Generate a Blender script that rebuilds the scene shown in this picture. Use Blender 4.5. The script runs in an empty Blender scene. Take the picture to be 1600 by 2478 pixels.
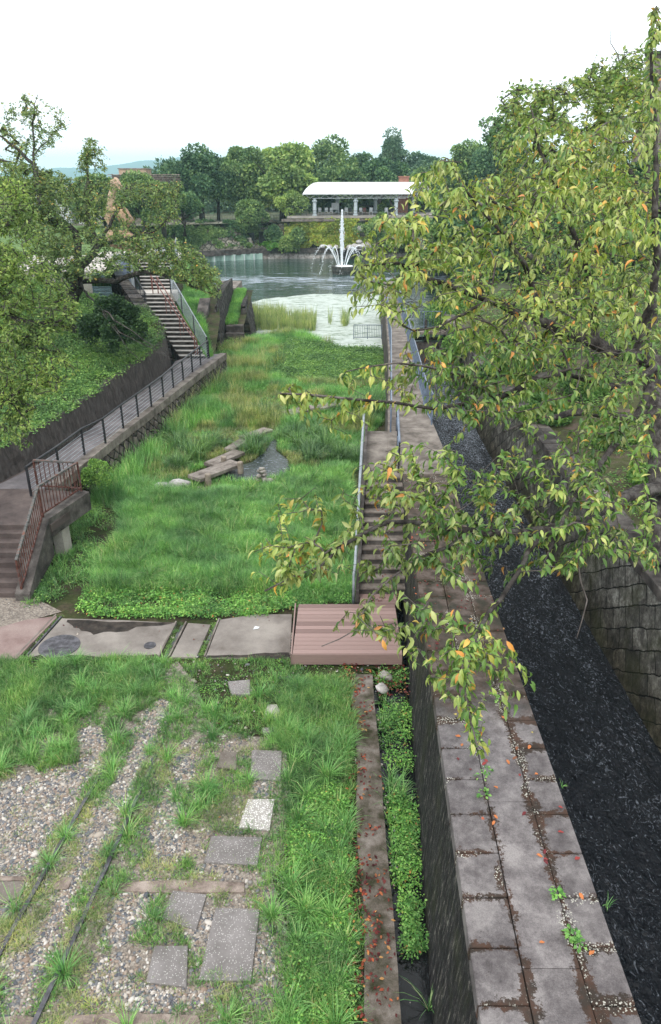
import bpy, math, random
import numpy as np
from mathutils import Vector, Matrix

S = bpy.context.scene
# ------------------------------------------------------------------ camera
F = 1790.0; PITCH = math.radians(24.3); H = 9.0
cam_d = bpy.data.cameras.new('camera'); cam = bpy.data.objects.new('camera', cam_d)
S.collection.objects.link(cam); S.camera = cam
cam_d.sensor_fit = 'VERTICAL'; cam_d.sensor_height = 36.0; cam_d.lens = 36.0*F/2478.0
cam_d.clip_start = 0.1; cam_d.clip_end = 9000
cam.location = (0, 0, H); cam.rotation_euler = (math.pi/2-PITCH, 0, 0)
# ------------------------------------------------------------------ world and sun
SUN_EL, SUN_AZ = 55.0, 205.0     # bright overcast: the sun is a soft patch behind and to the left
w = bpy.data.worlds.new("World"); S.world = w; w.use_nodes = True
nt = w.node_tree; nt.nodes.clear()
wo = nt.nodes.new('ShaderNodeOutputWorld'); bg = nt.nodes.new('ShaderNodeBackground')
sky = nt.nodes.new('ShaderNodeTexSky'); sky.sky_type = 'NISHITA'; sky.sun_disc = False
sky.sun_elevation = math.radians(SUN_EL); sky.sun_rotation = math.radians(SUN_AZ)
sky.air_density = 1.0; sky.dust_density = 3.0; sky.ozone_density = 1.0
cl = nt.nodes.new('ShaderNodeMixRGB'); cl.inputs[0].default_value = 0.86     # thin white cloud over the whole sky
cl.inputs[2].default_value = (11.4, 11.6, 11.9, 1)
nt.links.new(sky.outputs[0], cl.inputs[1]); nt.links.new(cl.outputs[0], bg.inputs[0])
bg.inputs[1].default_value = 0.15
nt.links.new(bg.outputs[0], wo.inputs[0])
sd = bpy.data.lights.new('sun', 'SUN'); sd.energy = 1.5; sd.angle = math.radians(14); sd.color = (1, .96, .9)
sun = bpy.data.objects.new('sun', sd); S.collection.objects.link(sun)
az = math.radians(SUN_AZ); el = math.radians(SUN_EL)
sdir = Vector((math.sin(az)*math.cos(el), math.cos(az)*math.cos(el), math.sin(el)))
sun.rotation_euler = sdir.to_track_quat('Z', 'Y').to_euler()
S.view_settings.view_transform = 'Standard'; S.view_settings.look = 'None'
S.view_settings.exposure = 0.22; S.view_settings.gamma = 1.0
S.cycles.max_bounces = 6; S.cycles.transparent_max_bounces = 8
S.cycles.diffuse_bounces = 3; S.cycles.glossy_bounces = 3; S.cycles.transmission_bounces = 3

# ------------------------------------------------------------------ photo measuring helpers
ct, st = math.cos(PITCH), math.sin(PITCH)
def P(u, v, z=0.0):
    """point on the level z that the photograph shows at u, v"""
    a, b = (u-800)/F, (1239-v)/F
    dx, dy, dz = a, ct+b*st, -st+b*ct
    t = (z-H)/dz
    return Vector((dx*t, dy*t, z))
def D(u, v, d):
    a, b = (u-800)/F, (1239-v)/F
    return Vector((a*d, (ct+b*st)*d, H+(-st+b*ct)*d))
def AY(u, v, Y):
    a, b = (u-800)/F, (1239-v)/F
    t = Y/(ct+b*st)
    return Vector((a*t, Y, H+(-st+b*ct)*t))
def proj(p):
    p = np.asarray(p, float); x, y, z = p[..., 0], p[..., 1], p[..., 2]-H
    d = y*ct-z*st; up = y*st+z*ct
    return 800+F*x/d, 1239-F*up/d
def inpoly(u, v, poly):
    u = np.asarray(u); v = np.asarray(v); r = np.zeros(u.shape, bool); n = len(poly)
    for i in range(n):
        x1, y1 = poly[i]; x2, y2 = poly[(i+1) % n]
        c = ((y1 > v) != (y2 > v)) & (u < (x2-x1)*(v-y1)/((y2-y1) if y2 != y1 else 1e-9)+x1)
        r ^= c
    return r
def vnoise(x, y, s, seed=0):
    """smooth value noise 0..1"""
    x = np.asarray(x)/s+seed*17.3; y = np.asarray(y)/s+seed*31.7
    xi = np.floor(x).astype(int); yi = np.floor(y).astype(int); fx = x-xi; fy = y-yi
    fx = fx*fx*(3-2*fx); fy = fy*fy*(3-2*fy)
    def h(a, b):
        n = (a*374761393+b*668265263+seed*1442695) & 0x7fffffff
        n = ((n ^ (n >> 13))*1274126177) & 0x7fffffff
        return (n % 10007)/10007.0
    return (h(xi, yi)*(1-fx)+h(xi+1, yi)*fx)*(1-fy)+(h(xi, yi+1)*(1-fx)+h(xi+1, yi+1)*fx)*fy
def fbm(x, y, s, seed=0):
    return .55*vnoise(x, y, s, seed)+.3*vnoise(x, y, s*.5, seed+1)+.15*vnoise(x, y, s*.25, seed+2)

# ------------------------------------------------------------------ object helpers
def link(o, parent=None):
    S.collection.objects.link(o)
    if parent is not None: o.parent = parent
    return o
def tag(o, label=None, cat=None, group=None, kind=None):
    if label: o['label'] = label
    if cat: o['category'] = cat
    if group: o['group'] = group
    if kind: o['kind'] = kind
    return o
def thing(name, label, cat, loc=(0, 0, 0), group=None):
    o = bpy.data.objects.new(name, None); o.empty_display_size = .2
    link(o); o.location = loc
    return tag(o, label, cat, group)
def relink(o, parent):
    o.parent = parent; o.location = -Vector(parent.location); return o
def sub(o, part):
    o.parent = part; o.location = (0, 0, 0) if part.parent else -Vector(part.location); return o
def npmesh(name, V, quads=None, tris=None, mat=None, parent=None, smooth=False):
    V = np.asarray(V, np.float32).reshape(-1, 3); me = bpy.data.meshes.new(name)
    nq = 0 if quads is None else len(quads); ntr = 0 if tris is None else len(tris)
    L = np.concatenate([np.asarray(quads, np.int32).reshape(-1) if nq else np.zeros(0, np.int32),
                        np.asarray(tris, np.int32).reshape(-1) if ntr else np.zeros(0, np.int32)])
    me.vertices.add(len(V)); me.vertices.foreach_set('co', V.reshape(-1))
    me.loops.add(len(L)); me.loops.foreach_set('vertex_index', L)
    me.polygons.add(nq+ntr)
    ls = np.concatenate([np.arange(nq)*4, nq*4+np.arange(ntr)*3]).astype(np.int32)
    me.polygons.foreach_set('loop_start', ls)
    me.polygons.foreach_set('use_smooth', np.full(nq+ntr, smooth))
    me.update(calc_edges=True); me.validate()
    if mat is not None: me.materials.append(mat)
    o = bpy.data.objects.new(name, me); link(o)
    if parent is not None: relink(o, parent)
    return o
class MB:
    """collects simple solids in world coordinates and links them as ONE mesh"""
    def __init__(s): s.v = []; s.f = []
    def poly(s, pts, faces):
        n = len(s.v); s.v += [tuple(p) for p in pts]; s.f += [tuple(i+n for i in f) for f in faces]; return s
    def box(s, x0, x1, y0, y1, z0, z1):
        return s.prism([(x0, y0), (x1, y0), (x1, y1), (x0, y1)], z0, z1)
    def prism(s, pts, z0, z1):
        n = len(pts)
        a = [(p[0], p[1], z0) for p in pts]+[(p[0], p[1], z1) for p in pts]
        area = sum(pts[i][0]*pts[(i+1) % n][1]-pts[(i+1) % n][0]*pts[i][1] for i in range(n))
        f = [tuple(range(n-1, -1, -1)), tuple(range(n, 2*n))]+[(i, (i+1) % n, n+(i+1) % n, n+i) for i in range(n)]
        if area < 0: f = [tuple(reversed(q)) for q in f]
        return s.poly(a, f)
    def loft(s, A, B):
        """closed solid between two rings of equal count"""
        n = len(A); return s.poly(list(A)+list(B), [tuple(range(n-1, -1, -1)), tuple(range(n, 2*n))]+[(i, (i+1) % n, n+(i+1) % n, n+i) for i in range(n)])
    def bar(s, a, b, wd, hg=None):
        a = Vector(a); b = Vector(b); hg = hg or wd; d = (b-a).normalized()
        r = d.cross(Vector((0, 0, 1)))
        r = Vector((1, 0, 0)) if r.length < 1e-3 else r.normalized()
        u = r.cross(d).normalized(); q = [(-1, -1), (1, -1), (1, 1), (-1, 1)]
        return s.loft([a+r*wd/2*i+u*hg/2*j for i, j in q], [b+r*wd/2*i+u*hg/2*j for i, j in q])
    def tube(s, path, rad, n=8):
        path = [Vector(p) for p in path]; rings = []
        for i, p in enumerate(path):
            d = (path[min(i+1, len(path)-1)]-path[max(i-1, 0)]).normalized()
            r = d.cross(Vector((0, 0, 1)))
            r = Vector((1, 0, 0)) if r.length < 1e-3 else r.normalized()
            u = r.cross(d); R = rad[i] if hasattr(rad, '__len__') else rad
            rings.append([p+(r*math.cos(2*math.pi*k/n)+u*math.sin(2*math.pi*k/n))*R for k in range(n)])
        v = [q for r in rings for q in r]; f = []
        for i in range(len(rings)-1):
            f += [(i*n+k, i*n+(k+1) % n, (i+1)*n+(k+1) % n, (i+1)*n+k) for k in range(n)]
        m = (len(rings)-1)*n
        f += [tuple(range(n-1, -1, -1)), tuple(m+k for k in range(n))]
        return s.poly(v, f)
    def lathe(s, c, prof, n=24):
        v = []; f = []
        for r, z in prof: v += [(c[0]+r*math.cos(2*math.pi*k/n), c[1]+r*math.sin(2*math.pi*k/n), c[2]+z) for k in range(n)]
        for i in range(len(prof)-1):
            f += [(i*n+k, i*n+(k+1) % n, (i+1)*n+(k+1) % n, (i+1)*n+k) for k in range(n)]
        m = (len(prof)-1)*n
        f += [tuple(range(n-1, -1, -1)), tuple(m+k for k in range(n))]
        return s.poly(v, f)
    def build(s, name, mat, parent=None, bevel=0, smooth=False, rough=0, seed=0, sub=0):
        me = bpy.data.meshes.new(name); me.from_pydata(s.v, [], s.f); me.update()
        me.materials.append(mat)
        if smooth:
            for p in me.polygons: p.use_smooth = True
        o = bpy.data.objects.new(name, me); link(o)
        if parent is not None: relink(o, parent)
        if bevel:
            m = o.modifiers.new('bevel', 'BEVEL'); m.width = bevel; m.segments = 2; m.limit_method = 'ANGLE'
        if sub:
            m = o.modifiers.new('sub', 'SUBSURF'); m.subdivision_type = 'SIMPLE'; m.levels = sub; m.render_levels = sub
        if rough:
            t = bpy.data.textures.get('rough_clouds') or bpy.data.textures.new('rough_clouds', 'CLOUDS')
            t.noise_scale = .25
            m = o.modifiers.new('rough', 'DISPLACE'); m.texture = t; m.strength = rough; m.mid_level = .5
            m.texture_coords = 'GLOBAL'
        return o

# ------------------------------------------------------------------ materials
class NB:
    def __init__(s, name):
        s.m = bpy.data.materials.new(name); s.m.use_nodes = True; s.t = s.m.node_tree; s.t.nodes.clear()
        s.out = s.n('ShaderNodeOutputMaterial'); s.geo = None
    def n(s, k, **kw):
        x = s.t.nodes.new(k)
        for a, b in kw.items(): setattr(x, a, b)
        return x
    def l(s, a, b): s.t.links.new(a, b)
    def setin(s, sock, val):
        if hasattr(val, 'bl_idname') or hasattr(val, 'is_linked'): s.l(val, sock)
        else:
            if isinstance(val, (tuple, list)) and len(val) == 3 and sock.type == 'RGBA': val = tuple(val)+(1,)
            sock.default_value = val
    def pos(s):
        if not s.geo: s.geo = s.n('ShaderNodeNewGeometry')
        return s.geo.outputs['Position']
    def island(s):
        s.pos(); return s.geo.outputs['Random Per Island']
    def mapping(s, scale=(1, 1, 1), rot=(0, 0, 0), vec=None):
        m = s.n('ShaderNodeMapping'); m.inputs['Scale'].default_value = scale; m.inputs['Rotation'].default_value = rot
        s.l(vec or s.pos(), m.inputs['Vector']); return m.outputs[0]
    def noise(s, scale, detail=4, rough=.6, vec=None, dist=0):
        x = s.n('ShaderNodeTexNoise'); x.inputs['Scale'].default_value = scale; x.inputs['Detail'].default_value = detail
        x.inputs['Roughness'].default_value = rough; x.inputs['Distortion'].default_value = dist
        s.l(vec or s.pos(), x.inputs['Vector']); return x.outputs['Fac']
    def ramp(s, fac, stops, interp='LINEAR'):
        r = s.n('ShaderNodeValToRGB'); r.color_ramp.interpolation = interp
        e = r.color_ramp.elements
        while len(e) < len(stops): e.new(.5)
        for i, (p, c) in enumerate(stops):
            e[i].position = p
            e[i].color = (c, c, c, 1) if isinstance(c, (int, float)) else tuple(c)+(1,)
        s.l(fac, r.inputs[0]); return r.outputs[0]
    def mix(s, fac, a, b, mode='MIX'):
        x = s.n('ShaderNodeMixRGB', blend_type=mode); s.setin(x.inputs[0], fac); s.setin(x.inputs[1], a); s.setin(x.inputs[2], b)
        return x.outputs[0]
    def math(s, op, a, b=0.0, c=None):
        x = s.n('ShaderNodeMath', operation=op); s.setin(x.inputs[0], a); s.setin(x.inputs[1], b)
        if c is not None: s.setin(x.inputs[2], c)
        return x.outputs[0]
    def sep(s):
        x = s.n('ShaderNodeSeparateXYZ'); s.l(s.pos(), x.inputs[0]); return x.outputs
    def bump(s, h, strength=.5, dist=.02, normal=None):
        b = s.n('ShaderNodeBump'); b.inputs['Strength'].default_value = strength; b.inputs['Distance'].default_value = dist
        s.l(h, b.inputs['Height'])
        if normal: s.l(normal, b.inputs['Normal'])
        return b.outputs[0]
    def pbsdf(s, col, rough=.8, bump=None, spec=.3, metal=0, **kw):
        p = s.n('ShaderNodeBsdfPrincipled'); s.setin(p.inputs['Base Color'], col); s.setin(p.inputs['Roughness'], rough)
        p.inputs['Specular IOR Level'].default_value = spec; p.inputs['Metallic'].default_value = metal
        if bump: s.l(bump, p.inputs['Normal'])
        for k, v in kw.items(): s.setin(p.inputs[k.replace('_', ' ')], v)
        return p.outputs[0]
    def done(s, sh): s.l(sh, s.out.inputs['Surface']); return s.m

def mottled(name, c1, c2, scale=3, rough=.85, c3=None, bump=.4, bscale=40, bdist=.01, spec=.25, metal=0, vary=0):
    b = NB(name); f = b.noise(scale, 6, .65)
    stops = [(.38, c1), (.62, c2)] if c3 is None else [(.36, c1), (.5, c2), (.64, c3)]
    c = b.ramp(f, stops)
    fine = b.ramp(b.noise(bscale*1.7, 3, .7), [(.36, .66), (.64, 1.2)])
    c = b.mix(.75, c, fine, 'MULTIPLY')
    if vary:
        c = b.mix(1, c, b.ramp(b.island(), [(0, 1-vary), (1, 1+vary)]), 'MULTIPLY')
    return b.done(b.pbsdf(c, rough, b.bump(b.noise(bscale, 5, .7), bump, bdist), spec, metal))

def leafmat(name, stops, rough=.45, trans=.35, spec=.35, zone=None, tip=None):
    """colour differs from leaf to leaf, each leaf an island"""
    b = NB(name); isl = b.island()
    c = b.ramp(isl, stops)
    big = b.ramp(b.noise(zone or 1.2, 4, .65), [(.38, (.58, .62, .7)), (.5, (1, 1, 1)), (.62, (1.3, 1.22, 1.05))])
    c = b.mix(1, c, big, 'MULTIPLY')
    p = b.pbsdf(c, rough, None, spec)
    t = b.n('ShaderNodeBsdfTranslucent'); b.l(b.mix(1, c, (1.1, 1.15, .7), 'MULTIPLY'), t.inputs[0])
    x = b.n('ShaderNodeMixShader'); x.inputs[0].default_value = trans
    b.l(p, x.inputs[1]); b.l(t.outputs[0], x.inputs[2])
    return b.done(x.outputs[0])

M = {}
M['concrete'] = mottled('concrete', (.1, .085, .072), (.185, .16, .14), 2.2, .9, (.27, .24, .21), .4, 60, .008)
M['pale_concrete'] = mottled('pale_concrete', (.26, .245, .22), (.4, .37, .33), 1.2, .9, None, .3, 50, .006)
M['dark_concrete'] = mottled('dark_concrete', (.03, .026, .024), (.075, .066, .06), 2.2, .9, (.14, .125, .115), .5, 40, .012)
M['panel_concrete'] = mottled('panel_concrete', (.15, .13, .115), (.23, .205, .185), .9, .9, (.31, .28, .25), .5, 120, .006)
M['pink_concrete'] = mottled('pink_concrete', (.17, .11, .1), (.25, .18, .165), 1.2, .9, (.3, .23, .21), .4, 90, .005)
M['asphalt'] = mottled('ramp_asphalt', (.11, .1, .105), (.2, .185, .19), 1.1, .9, None, .4, 150, .004)
M['landing'] = mottled('landing_concrete', (.05, .038, .036), (.09, .07, .065), 1.0, .85, (.14, .11, .1), .4, 70, .006)
M['black_metal'] = mottled('black_metal', (.012, .012, .016), (.03, .03, .036), 5, .45, None, .1, 50, .002, .5)
M['grey_metal'] = mottled('grey_metal', (.2, .23, .25), (.33, .37, .4), 6, .45, None, .1, 50, .002, .5)
M['blue_metal'] = mottled('blue_metal', (.1, .13, .19), (.2, .25, .33), 6, .45, None, .1, 50, .002, .5)
M['rail_steel'] = mottled('rail_steel', (.03, .028, .032), (.07, .068, .078), 8, .5, (.12, .115, .13), .3, 90, .003, .5)
M['rust'] = mottled('rusty_paint', (.05, .02, .016), (.12, .045, .032), 9, .75, (.12, .1, .1), .4, 80, .004)
M['rust_grey'] = mottled('worn_grey_paint', (.05, .05, .05), (.13, .13, .125), 9, .7, (.17, .07, .05), .4, 80, .004)
M['red_metal'] = mottled('red_metal', (.16, .065, .055), (.24, .11, .09), 7, .6)
M['white_metal'] = mottled('white_metal', (.55, .58, .6), (.72, .75, .76), 3, .5, None, .05, 20, .002, .4)
M['roof_white'] = mottled('roof_white', (.7, .73, .73), (.8, .82, .82), 1.5, .5, None, .05, 10, .004, .4)
M['wood_old'] = mottled('old_timber', (.13, .1, .085), (.25, .2, .17), 4, .9, (.36, .3, .26), .6, 45, .01)
M['plank'] = mottled('grey_plank', (.13, .11, .095), (.22, .19, .165), 3, .9, (.3, .265, .235), .5, 60, .008)
M['deck'] = None
M['rock'] = mottled('rock', (.12, .11, .1), (.24, .22, .2), 5, .9, (.36, .34, .31), .7, 30, .02, vary=.25)
M['white_rock'] = mottled('white_rock', (.4, .38, .36), (.62, .6, .58), 2, .9, None, .7, 8, .05)
M['soil'] = None

def soil_mat():
    b = NB('soil'); n = b.noise(.9, 6, .7); n2 = b.noise(14, 5, .7)
    c = b.ramp(n, [(.38, (.022, .018, .013)), (.5, (.055, .045, .03)), (.62, (.09, .08, .045))])
    moss = b.ramp(b.noise(2.3, 6, .7), [(.44, 0.0), (.56, 1.0)])
    c = b.mix(b.math('MULTIPLY', moss, .75), c, (.035, .055, .014))
    c = b.mix(.8, c, b.ramp(n2, [(.3, .6), (.7, 1.35)]), 'MULTIPLY')
    return b.done(b.pbsdf(c, .95, b.bump(b.noise(30, 6, .75), .9, .03), .15))
M['soil'] = soil_mat()
def grit_mat():
    b = NB('grit'); v = b.n('ShaderNodeTexVoronoi'); v.inputs['Scale'].default_value = 32; b.l(b.pos(), v.inputs['Vector'])
    c = b.ramp(b.noise(1.6, 5), [(.38, (.16, .13, .105)), (.62, (.28, .235, .195))])
    sc = b.n('ShaderNodeSeparateColor'); b.l(v.outputs['Color'], sc.inputs[0]); c = b.mix(.6, c, b.ramp(sc.outputs[0], [(0, (.09, .085, .085)), (.5, (.23, .2, .17)), (1, (.42, .38, .33))]))
    return b.done(b.pbsdf(c, .95, b.bump(v.outputs['Distance'], .8, .02), .2))
M['grit'] = grit_mat()
def pebble_mat():
    b = NB('pebble_stone')
    c = b.ramp(b.island(), [(0, (.08, .085, .1)), (.25, (.16, .165, .175)), (.45, (.29, .26, .225)), (.62, (.24, .175, .135)), (.85, (.4, .35, .3)), (1, (.6, .57, .53))])
    return b.done(b.pbsdf(c, .75, None, .3))
M['pebble'] = pebble_mat()
def deck_mat():
    b = NB('composite_board')
    c = b.ramp(b.island(), [(0, (.2, .125, .105)), (.3, (.33, .215, .18)), (1, (.4, .27, .23))])
    ob = b.n('ShaderNodeObjectInfo'); c = b.ramp(ob.outputs['Random'], [(0, (.19, .125, .112)), (.33, (.21, .14, .125)), (.36, (.27, .185, .165)), (1, (.32, .22, .2))])
    s = b.noise(30, 4, .7, b.mapping((.15, 2.5, 1)))
    c = b.mix(.5, c, b.ramp(s, [(.3, .8), (.7, 1.15)]), 'MULTIPLY')
    return b.done(b.pbsdf(c, .7, b.bump(s, .15, .003), .3))
M['deck'] = deck_mat()
def coping_mat():
    """dressed stone: grey-lilac grain, dark moss along the joints, white lichen in places"""
    b = NB('coping_stone'); x, y, z = b.sep()
    ys = b.math('SUBTRACT', y, 4.2)
    xc = b.math('SUBTRACT', x, b.math('MULTIPLY', ys, .02))
    wob = b.math('MULTIPLY', b.math('SUBTRACT', b.noise(2.6, 7, .75), .5), .42)
    c = b.ramp(b.noise(1.8, 8, .78), [(.38, (.085, .075, .076)), (.5, (.155, .14, .14)), (.62, (.25, .23, .225))])
    c = b.mix(.8, c, b.ramp(b.noise(95, 3, .8), [(.28, .6), (.72, 1.35)]), 'MULTIPLY')
    c = b.mix(1, c, b.ramp(b.island(), [(0, .85), (1, 1.15)]), 'MULTIPLY')
    x1 = b.math('SUBTRACT', x, b.math('MULTIPLY', ys, .036)); x2 = b.math('SUBTRACT', x, b.math('MULTIPLY', ys, .018))
    d1 = b.math('ABSOLUTE', b.math('SUBTRACT', b.math('ADD', x1, wob), 1.80))
    d2 = b.math('ABSOLUTE', b.math('SUBTRACT', b.math('ADD', x2, wob), 2.36))
    yy = b.math('MODULO', b.math('ADD', b.math('SUBTRACT', y, 4.25), 55.275), .55)
    dy = b.math('ABSOLUTE', b.math('SUBTRACT', b.math('ADD', yy, b.math('MULTIPLY', wob, .35)), .275))
    side = b.math('GREATER_THAN', b.math('ABSOLUTE', b.math('SUBTRACT', xc, 2.08)), .3)
    n3 = b.noise(.75, 4, .6); n4 = b.noise(16, 6, .8)
    th = b.math('MULTIPLY', b.ramp(n3, [(.36, 0.0), (.66, 1.0)]), .12)
    dm = b.math('MINIMUM', b.math('ADD', d1, .02), d2)
    dyj = b.math('ADD', b.math('ADD', dy, .02), b.math('MULTIPLY', b.math('SUBTRACT', 1.0, side), 5.0))
    dm = b.math('MINIMUM', dm, dyj)
    dn = b.math('ADD', dm, b.math('MULTIPLY', b.math('SUBTRACT', n4, .5), .3))
    stain = b.math('LESS_THAN', dn, b.math('ADD', th, .012))
    moss = b.mix(b.ramp(b.noise(5, 4), [(.4, 0.0), (.65, 1.0)]), (.03, .022, .016), (.07, .035, .022))
    c = b.mix(b.math('MULTIPLY', stain, .93), c, moss)
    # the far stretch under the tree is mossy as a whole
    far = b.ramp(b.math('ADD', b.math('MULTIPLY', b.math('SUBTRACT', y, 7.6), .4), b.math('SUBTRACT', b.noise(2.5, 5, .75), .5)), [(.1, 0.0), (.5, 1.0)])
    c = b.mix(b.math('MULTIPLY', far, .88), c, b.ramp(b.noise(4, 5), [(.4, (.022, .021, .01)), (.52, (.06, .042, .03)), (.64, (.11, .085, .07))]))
    spots = b.n('ShaderNodeTexVoronoi'); spots.inputs['Scale'].default_value = 42; b.l(b.pos(), spots.inputs['Vector'])
    lic = b.math('LESS_THAN', b.math('ADD', spots.outputs['Distance'], b.math('MULTIPLY', b.noise(60, 2), .5)), .62)
    lz = b.math('MULTIPLY', b.math('LESS_THAN', dn, b.math('MULTIPLY', b.ramp(b.noise(1.3, 3), [(.47, 0.0), (.6, 1.0)]), .075)), lic)
    c = b.mix(lz, c, (.4, .39, .34))
    sp2 = b.n('ShaderNodeTexVoronoi'); sp2.inputs['Scale'].default_value = 17; b.l(b.pos(), sp2.inputs['Vector'])
    dk = b.math('LESS_THAN', b.math('ADD', sp2.outputs['Distance'], b.math('MULTIPLY', n4, .35)), b.ramp(b.noise(1.1, 4), [(.45, .12), (.7, .42)]))
    c = b.mix(b.math('MULTIPLY', dk, .55), c, (.05, .042, .04))
    return b.done(b.pbsdf(c, .9, b.bump(b.noise(55, 5, .75), .6, .01), .2))
M['coping'] = coping_mat()
def wallface_mat():
    b = NB('streaked_masonry')
    v = b.mapping((1, 2.6, .62)); n = b.noise(5.0, 8, .84, v)
    c = b.ramp(n, [(.45, (.008, .008, .009)), (.53, (.028, .026, .028)), (.57, (.06, .056, .052)), (.61, (.16, .15, .13)), (.66, (.4, .38, .34))])
    c = b.mix(b.ramp(b.noise(.8, 4), [(.5, 0.0), (.62, .5)]), c, (.03, .035, .013))
    return b.done(b.pbsdf(c, .8, b.bump(b.noise(7, 6, .7, b.mapping((1, 1, 1))), 1.0, .07), .3))
M['wallface'] = wallface_mat()
def masonry(name, scale, dark, mid, light, joint=(.008, .008, .007), diag=True, axis='YZ'):
    b = NB(name); p = b.sep(); cb = b.n('ShaderNodeCombineXYZ')
    a = p[1] if axis[0] == 'Y' else p[0]
    b.l(a, cb.inputs[0]); b.l(p[2], cb.inputs[1])
    v = b.mapping((1, 1, 1), (0, 0, math.radians(38) if diag else 0), cb.outputs[0])
    w_ = b.n('ShaderNodeMixRGB', blend_type='ADD'); w_.inputs[0].default_value = .09; b.l(v, w_.inputs[1])
    nn = b.n('ShaderNodeTexNoise'); nn.inputs['Scale'].default_value = 2.2; b.l(v, nn.inputs['Vector']); b.l(nn.outputs['Color'], w_.inputs[2])
    vo = b.n('ShaderNodeTexVoronoi', feature='DISTANCE_TO_EDGE'); vo.inputs['Scale'].default_value = scale; vo.inputs['Randomness'].default_value = .38
    vc = b.n('ShaderNodeTexVoronoi'); vc.inputs['Scale'].default_value = scale; vc.inputs['Randomness'].default_value = .38
    b.l(w_.outputs[0], vo.inputs['Vector']); b.l(w_.outputs[0], vc.inputs['Vector'])
    j = b.ramp(vo.outputs['Distance'], [(.02, 0.0), (.09, 1.0)])
    c = b.ramp(b.noise(3, 7, .75), [(.32, dark), (.52, mid), (.72, light)])
    sc = b.n('ShaderNodeSeparateColor'); b.l(vc.outputs['Color'], sc.inputs[0])
    c = b.mix(1, c, b.ramp(sc.outputs[0], [(0, .6), (1, 1.4)]), 'MULTIPLY')
    c = b.mix(b.ramp(b.noise(.6, 4), [(.5, 0.0), (.68, .55)]), c, (.05, .05, .02))
    c = b.mix(j, joint, c)
    h = b.math('ADD', b.math('MULTIPLY', b.ramp(vo.outputs['Distance'], [(0, 0.0), (.2, 1.0)]), 1.0), b.math('MULTIPLY', b.noise(18, 6, .75), .4))
    return b.done(b.pbsdf(c, .85, b.bump(h, 1.0, .08), .25))
def blocks(name, bw, bh, rot, dark, mid, light, moss=.5):
    b = NB(name); p = b.sep(); cb = b.n('ShaderNodeCombineXYZ'); b.l(p[1], cb.inputs[0]); b.l(p[2], cb.inputs[1])
    v = b.mapping((1, 1, 1), (0, 0, math.radians(rot)), cb.outputs[0])
    nn = b.n('ShaderNodeTexNoise'); nn.inputs['Scale'].default_value = 2.6; nn.inputs['Detail'].default_value = 5; b.l(v, nn.inputs['Vector'])
    w_ = b.n('ShaderNodeMixRGB', blend_type='ADD'); w_.inputs[0].default_value = .16; b.l(v, w_.inputs[1]); b.l(nn.outputs['Color'], w_.inputs[2])
    br = b.n('ShaderNodeTexBrick'); b.l(w_.outputs[0], br.inputs['Vector']); br.inputs['Scale'].default_value = 1; br.inputs['Brick Width'].default_value = bw; br.inputs['Row Height'].default_value = bh
    br.inputs['Mortar Size'].default_value = .018; br.inputs['Mortar Smooth'].default_value = .6; br.inputs['Color1'].default_value = (.55, .55, .55, 1); br.inputs['Color2'].default_value = (1.5, 1.5, 1.5, 1); br.inputs['Mortar'].default_value = (.06, .06, .05, 1)
    c = b.ramp(b.noise(4, 8, .8), [(.4, dark), (.52, mid), (.63, light)])
    c = b.mix(1, c, br.outputs['Color'], 'MULTIPLY')
    zz = b.ramp(p[2], [(0, 1.0), (.55, .35), (1, 0.0)])            # wet and slimy near the waterline
    c = b.mix(b.math('MULTIPLY', zz, .75), c, b.mix(1, c, (.4, .34, .2), 'MULTIPLY'))
    c = b.mix(b.ramp(b.noise(.9, 5), [(.48, 0.0), (.6, moss)]), c, (.045, .05, .018))
    h = b.math('ADD', b.math('MULTIPLY', br.outputs['Fac'], -1.0), b.math('MULTIPLY', b.noise(9, 8, .8), .9))
    return b.done(b.pbsdf(c, .85, b.bump(h, 1.0, .07), .25))
M['masonry'] = blocks('diagonal_masonry', .62, .42, 33, (.045, .042, .038), (.12, .115, .1), (.27, .27, .24))
M['masonry_ramp'] = masonry('ramp_masonry', 3.2, (.06, .05, .045), (.13, .11, .095), (.22, .2, .17))
M['masonry_dark'] = masonry('dark_masonry', 2.4, (.022, .02, .02), (.065, .058, .055), (.15, .135, .125))
M['masonry_x'] = masonry('facing_masonry', 1.9, (.09, .085, .07), (.17, .16, .13), (.28, .27, .23), (.02, .022, .015), True, 'XZ')
def boardwall_mat():
    """retaining wall of rough leaning slabs"""
    b = NB('slab_wall'); v = b.mapping((1, 2.6, .8), (.35, 0, 0)); n = b.noise(2.8, 7, .8, v)
    c = b.ramp(n, [(.33, (.032, .027, .025)), (.52, (.085, .074, .068)), (.68, (.14, .125, .115)), (.78, (.24, .22, .2))])
    return b.done(b.pbsdf(c, .9, b.bump(n, 1.0, .1), .2))
M['slabwall'] = boardwall_mat()

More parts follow.
